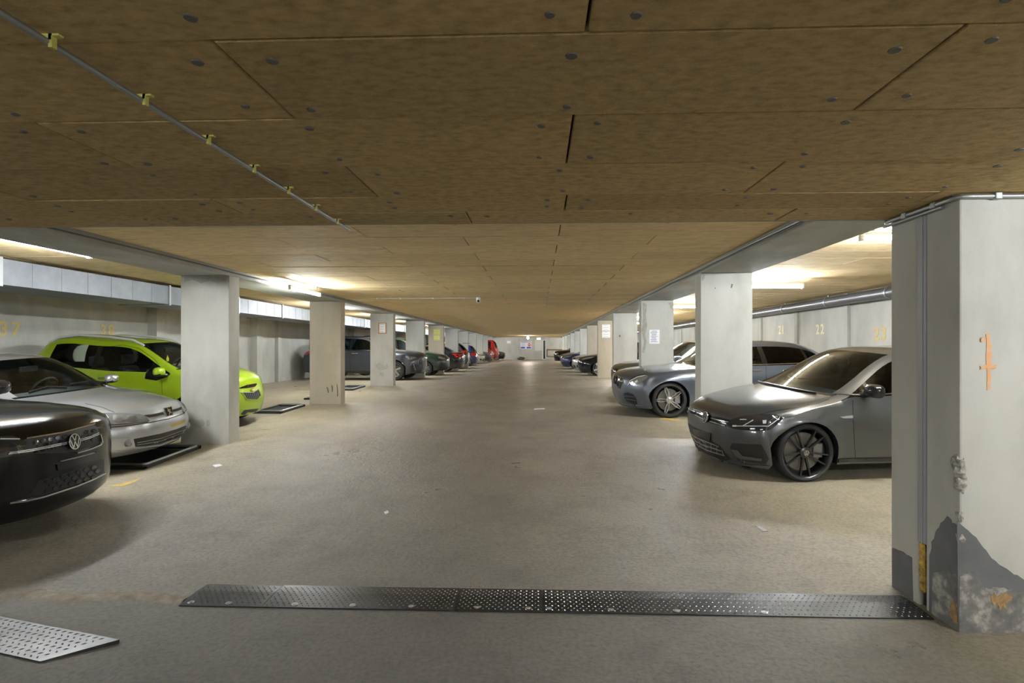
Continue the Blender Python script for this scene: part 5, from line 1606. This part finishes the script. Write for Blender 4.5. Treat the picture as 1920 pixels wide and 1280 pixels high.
# door with dark glazed slot and grey panel on end wall
dl, dr = on_y(1017, 672, YEND), on_y(1024, 636, YEND)
dd = empty('door_1', ((dl.x + dr.x) / 2, YEND, fz(YEND))); tag(dd, 'white framed narrow glazed door in the end wall', 'door', kind='structure')
hw = (dr.x - dl.x) / 2
b = MB(); b.box(-hw, -hw + .09, -.06, 0, 0, 2.05).box(hw - .09, hw, -.06, 0, 0, 2.05).box(-hw, hw, -.06, 0, 2.0, 2.1).box(-hw, hw, -.06, 0, 0, .08); b.build('frame', MHOUS, dd)
MB().box(-hw + .09, hw - .09, -.03, 0, .08, 2.0).build('glazing', MGBLK, dd)
p0, p1 = on_y(1002, 672, YEND), on_y(1017, 658, YEND)
o = MB().box(p0.x, p1.x, YEND - .036, YEND - .002, fz(YEND), p1.z).build('service_hatch', mat('grey_panel', (.42, .42, .40), .5)); tag(o, 'grey metal service hatch low on the end wall beside the door', 'hatch')
p0, p1 = on_y(1003, 657, YEND), on_y(1016, 637, YEND)
o = MB().box(p0.x, p1.x, YEND - .03, YEND - .002, p0.z, p1.z).build('white_board', mat('off_white_board', (.62, .62, .58), .6)); tag(o, 'off-white board above the grey panel on the end wall', 'board')
p = on_y(1010, 635, YEND - 2)
ex = empty('exit_light', (p.x, YEND - 2, p.z)); tag(ex, 'lit exit light hanging in front of the end wall', 'lamp')
MB().box(-.17, .17, -.03, .03, -.07, .07).build('lit_panel', mat('exit_glow', (.6, .9, 1), .5, emit=(.55, .85, 1), es=6), ex)
MB().box(-.19, .19, -.035, .035, .07, .12).tube([(0, 0, .1), (0, 0, ZS - p.z)], .012, 6).build('housing', MHOUS, ex)
p0, p1 = on_y(1025, 668, YEND - .05), on_y(1050, 655, YEND - .05)
hb = MB(); hb.box(p0.x, p1.x + .6, YEND - .1, YEND, p1.z - .08, p1.z + .04).box(p0.x, p1.x + .6, YEND - .1, YEND, p0.z - .04, p0.z + .06).box(p0.x, p0.x + .1, YEND - .1, YEND, p0.z, p1.z)
tag(hb.build('timber_rail', mat('old_timber', (.22, .15, .07), .8)), 'brown timber rail frame low on the end wall at right', 'rail')
# a bundle of rubbish at foot of end wall
o = MB().add(*lump((on_y(977, 672, YEND - .5).x, YEND - .5, fz(YEND) + .12), .24, 12, 7, 9, (1.6, 1, .7))).build('rubbish_bag', mat('dark_bag', (.06, .08, .06), .5), smooth=True); tag(o, 'dark bag of rubbish at the foot of the end wall', 'bag')

def glyphs(txt, size, m):
    cu = bpy.data.curves.new('digits', 'FONT'); cu.body = txt; cu.size = size; cu.extrude = .0015; cu.offset = .010; cu.align_x = 'CENTER'; cu.align_y = 'CENTER'; cu.space_character = 1.25
    o = bpy.data.objects.new('digits', cu); COL.objects.link(o)
    dg = bpy.context.evaluated_depsgraph_get(); dg.update()
    me = bpy.data.meshes.new_from_object(o.evaluated_get(dg))
    bpy.data.objects.remove(o); bpy.data.curves.remove(cu)
    me.materials.clear(); me.materials.append(m)
    return me

def number(txt, u, v, side, size, m, label):
    x = WRX - .004 if side == 'r' else WLX + .004
    p = on_x(u, v, x)
    o = bpy.data.objects.new('bay_number', glyphs(txt, size, m)); link(o)
    rz = -math.pi / 2 if side == 'r' else math.pi / 2
    o.matrix_world = Matrix.Translation(p) @ Matrix.Rotation(rz, 4, 'Z') @ Matrix.Rotation(math.pi / 2, 4, 'X') @ Matrix.Diagonal((.95, .92, 1, 1))
    tag(o, label, 'painted number', 'stencilled bay numbers')
number('23', 1650, 627, 'r', .36, MSTEN, 'yellow stencilled number twenty-three on the right wall')
number('22', 1537.5, 618, 'r', .34, MSTENP, 'pale yellow stencilled number twenty-two on the right wall')
number('21', 1465, 619, 'r', .34, MSTENP, 'pale yellow stencilled number twenty-one on the right wall')
number('37', 18, 618, 'l', .36, MSTEN, 'faded yellow stencilled number thirty-seven on the left wall')
number('38', 201, 620, 'l', .34, MSTEN, 'faded yellow stencilled number thirty-eight on the left wall')

# ================================================================== FLOOR THINGS
def flat_px(pts, h, m, name, label, cat, group=None):
    P = []
    for u, v in pts:
        z = .05
        for _ in range(6):
            q = on_z(u, v, z); z = fz(q.y)
        P.append(q)
    c_ = sum(P, Vector()) / len(P)
    n = len(P)
    V_ = [q - c_ + Vector((0, 0, .001)) for q in P] + [q - c_ + Vector((0, 0, h)) for q in P]
    o = mesh_obj(name, V_, [tuple(range(n, 2 * n)), tuple(range(n))[::-1]] + [(i, (i + 1) % n, n + (i + 1) % n, n + i) for i in range(n)], m)
    bm = bmesh.new(); bm.from_mesh(o.data); bmesh.ops.recalc_face_normals(bm, faces=bm.faces); bm.to_mesh(o.data); bm.free()
    o.location = c_
    return tag(o, label, cat, group)
flat_px([(205, 911), (222, 908), (262, 897), (252, 904), (228, 912)], .003, MYP, 'bay_line', 'worn yellow bay line in front of the black crossover', 'floor marking', 'yellow bay lines')
flat_px([(1236, 783), (1262, 785), (1280, 788), (1264, 789), (1243, 787)], .003, MYP, 'bay_line', 'worn yellow bay line under the silver grey saloon', 'floor marking', 'yellow bay lines')
flat_px([(398, 872), (412, 870), (417, 873), (404, 876)], .004, MPAPER, 'paper_scrap', 'white paper scrap on the floor near the first left column', 'litter', 'paper scraps on the floor')
flat_px([(1001, 766), (1021, 765), (1022, 767), (1002, 768)], .004, MPAPER, 'paper_scrap', 'white paper scrap in the middle of the aisle', 'litter', 'paper scraps on the floor')
flat_px([(720, 960), (727, 957), (729, 961), (723, 964)], .004, MPAPER, 'paper_scrap', 'tiny white scrap left of centre on the near floor', 'litter', 'paper scraps on the floor')
flat_px([(1416, 985), (1428, 988), (1440, 996), (1430, 997)], .003, MBLK, 'rubber_crumb', 'dark rubber crumb on the floor before the grey hatchback', 'litter')

def barrier(label, x0, x1, y0, y1, fold=0, pole=True):
    """flat folded parking barrier: dark base frame with a round bar"""
    z = fz((y0 + y1) / 2); sl = (fz(y1) - fz(y0))
    e = empty('parking_barrier', ((x0 + x1) / 2, (y0 + y1) / 2, z)); e.rotation_euler = (math.atan2(sl, y1 - y0), 0, 0)
    tag(e, label, 'parking barrier', 'folded parking barriers')
    hx, hy = (x1 - x0) / 2, (y1 - y0) / 2
    MB().box(-hx, -hx + .06, -hy, hy, 0, .04).box(hx - .06, hx, -hy, hy, 0, .04).box(-hx, hx, -hy, -hy + .06, 0, .045).box(-hx, hx, hy - .06, hy, 0, .045).build('base_frame', mat('dark_barrier_steel', (.035, .038, .038), .5, metal=.4), e, bevel=.005)
    MB().box(-hx * .8, hx * .7, -hy * .7, hy * .7, .003, .018).build('base_plate', mat('dark_plate', (.03, .032, .032), .5, metal=.4), e)
    if pole:
        MB().tube(bend([(-hx * .7, -hy * .9, .05), (hx * .95, -hy * .9, .05), (hx * .95, hy * .9, .05), (-hx * .7, hy * .9, .05)], .05), .018, 8).build('folding_bar', MGREY, e, smooth=True)
    return e
barrier('folded parking barrier under the nose of the silver hatchback', -5.55, -4.75, 6.25, 7.35)
barrier('folded parking barrier beside the nose of the lime city car', -5.75, -5.15, 10.5, 11.6)
barrier('folded parking barrier behind the second left column', -5.7, -5.2, 12.75, 13.5)
barrier('folded parking barrier before the third left column', -5.85, -5.25, 14.9, 16.0)
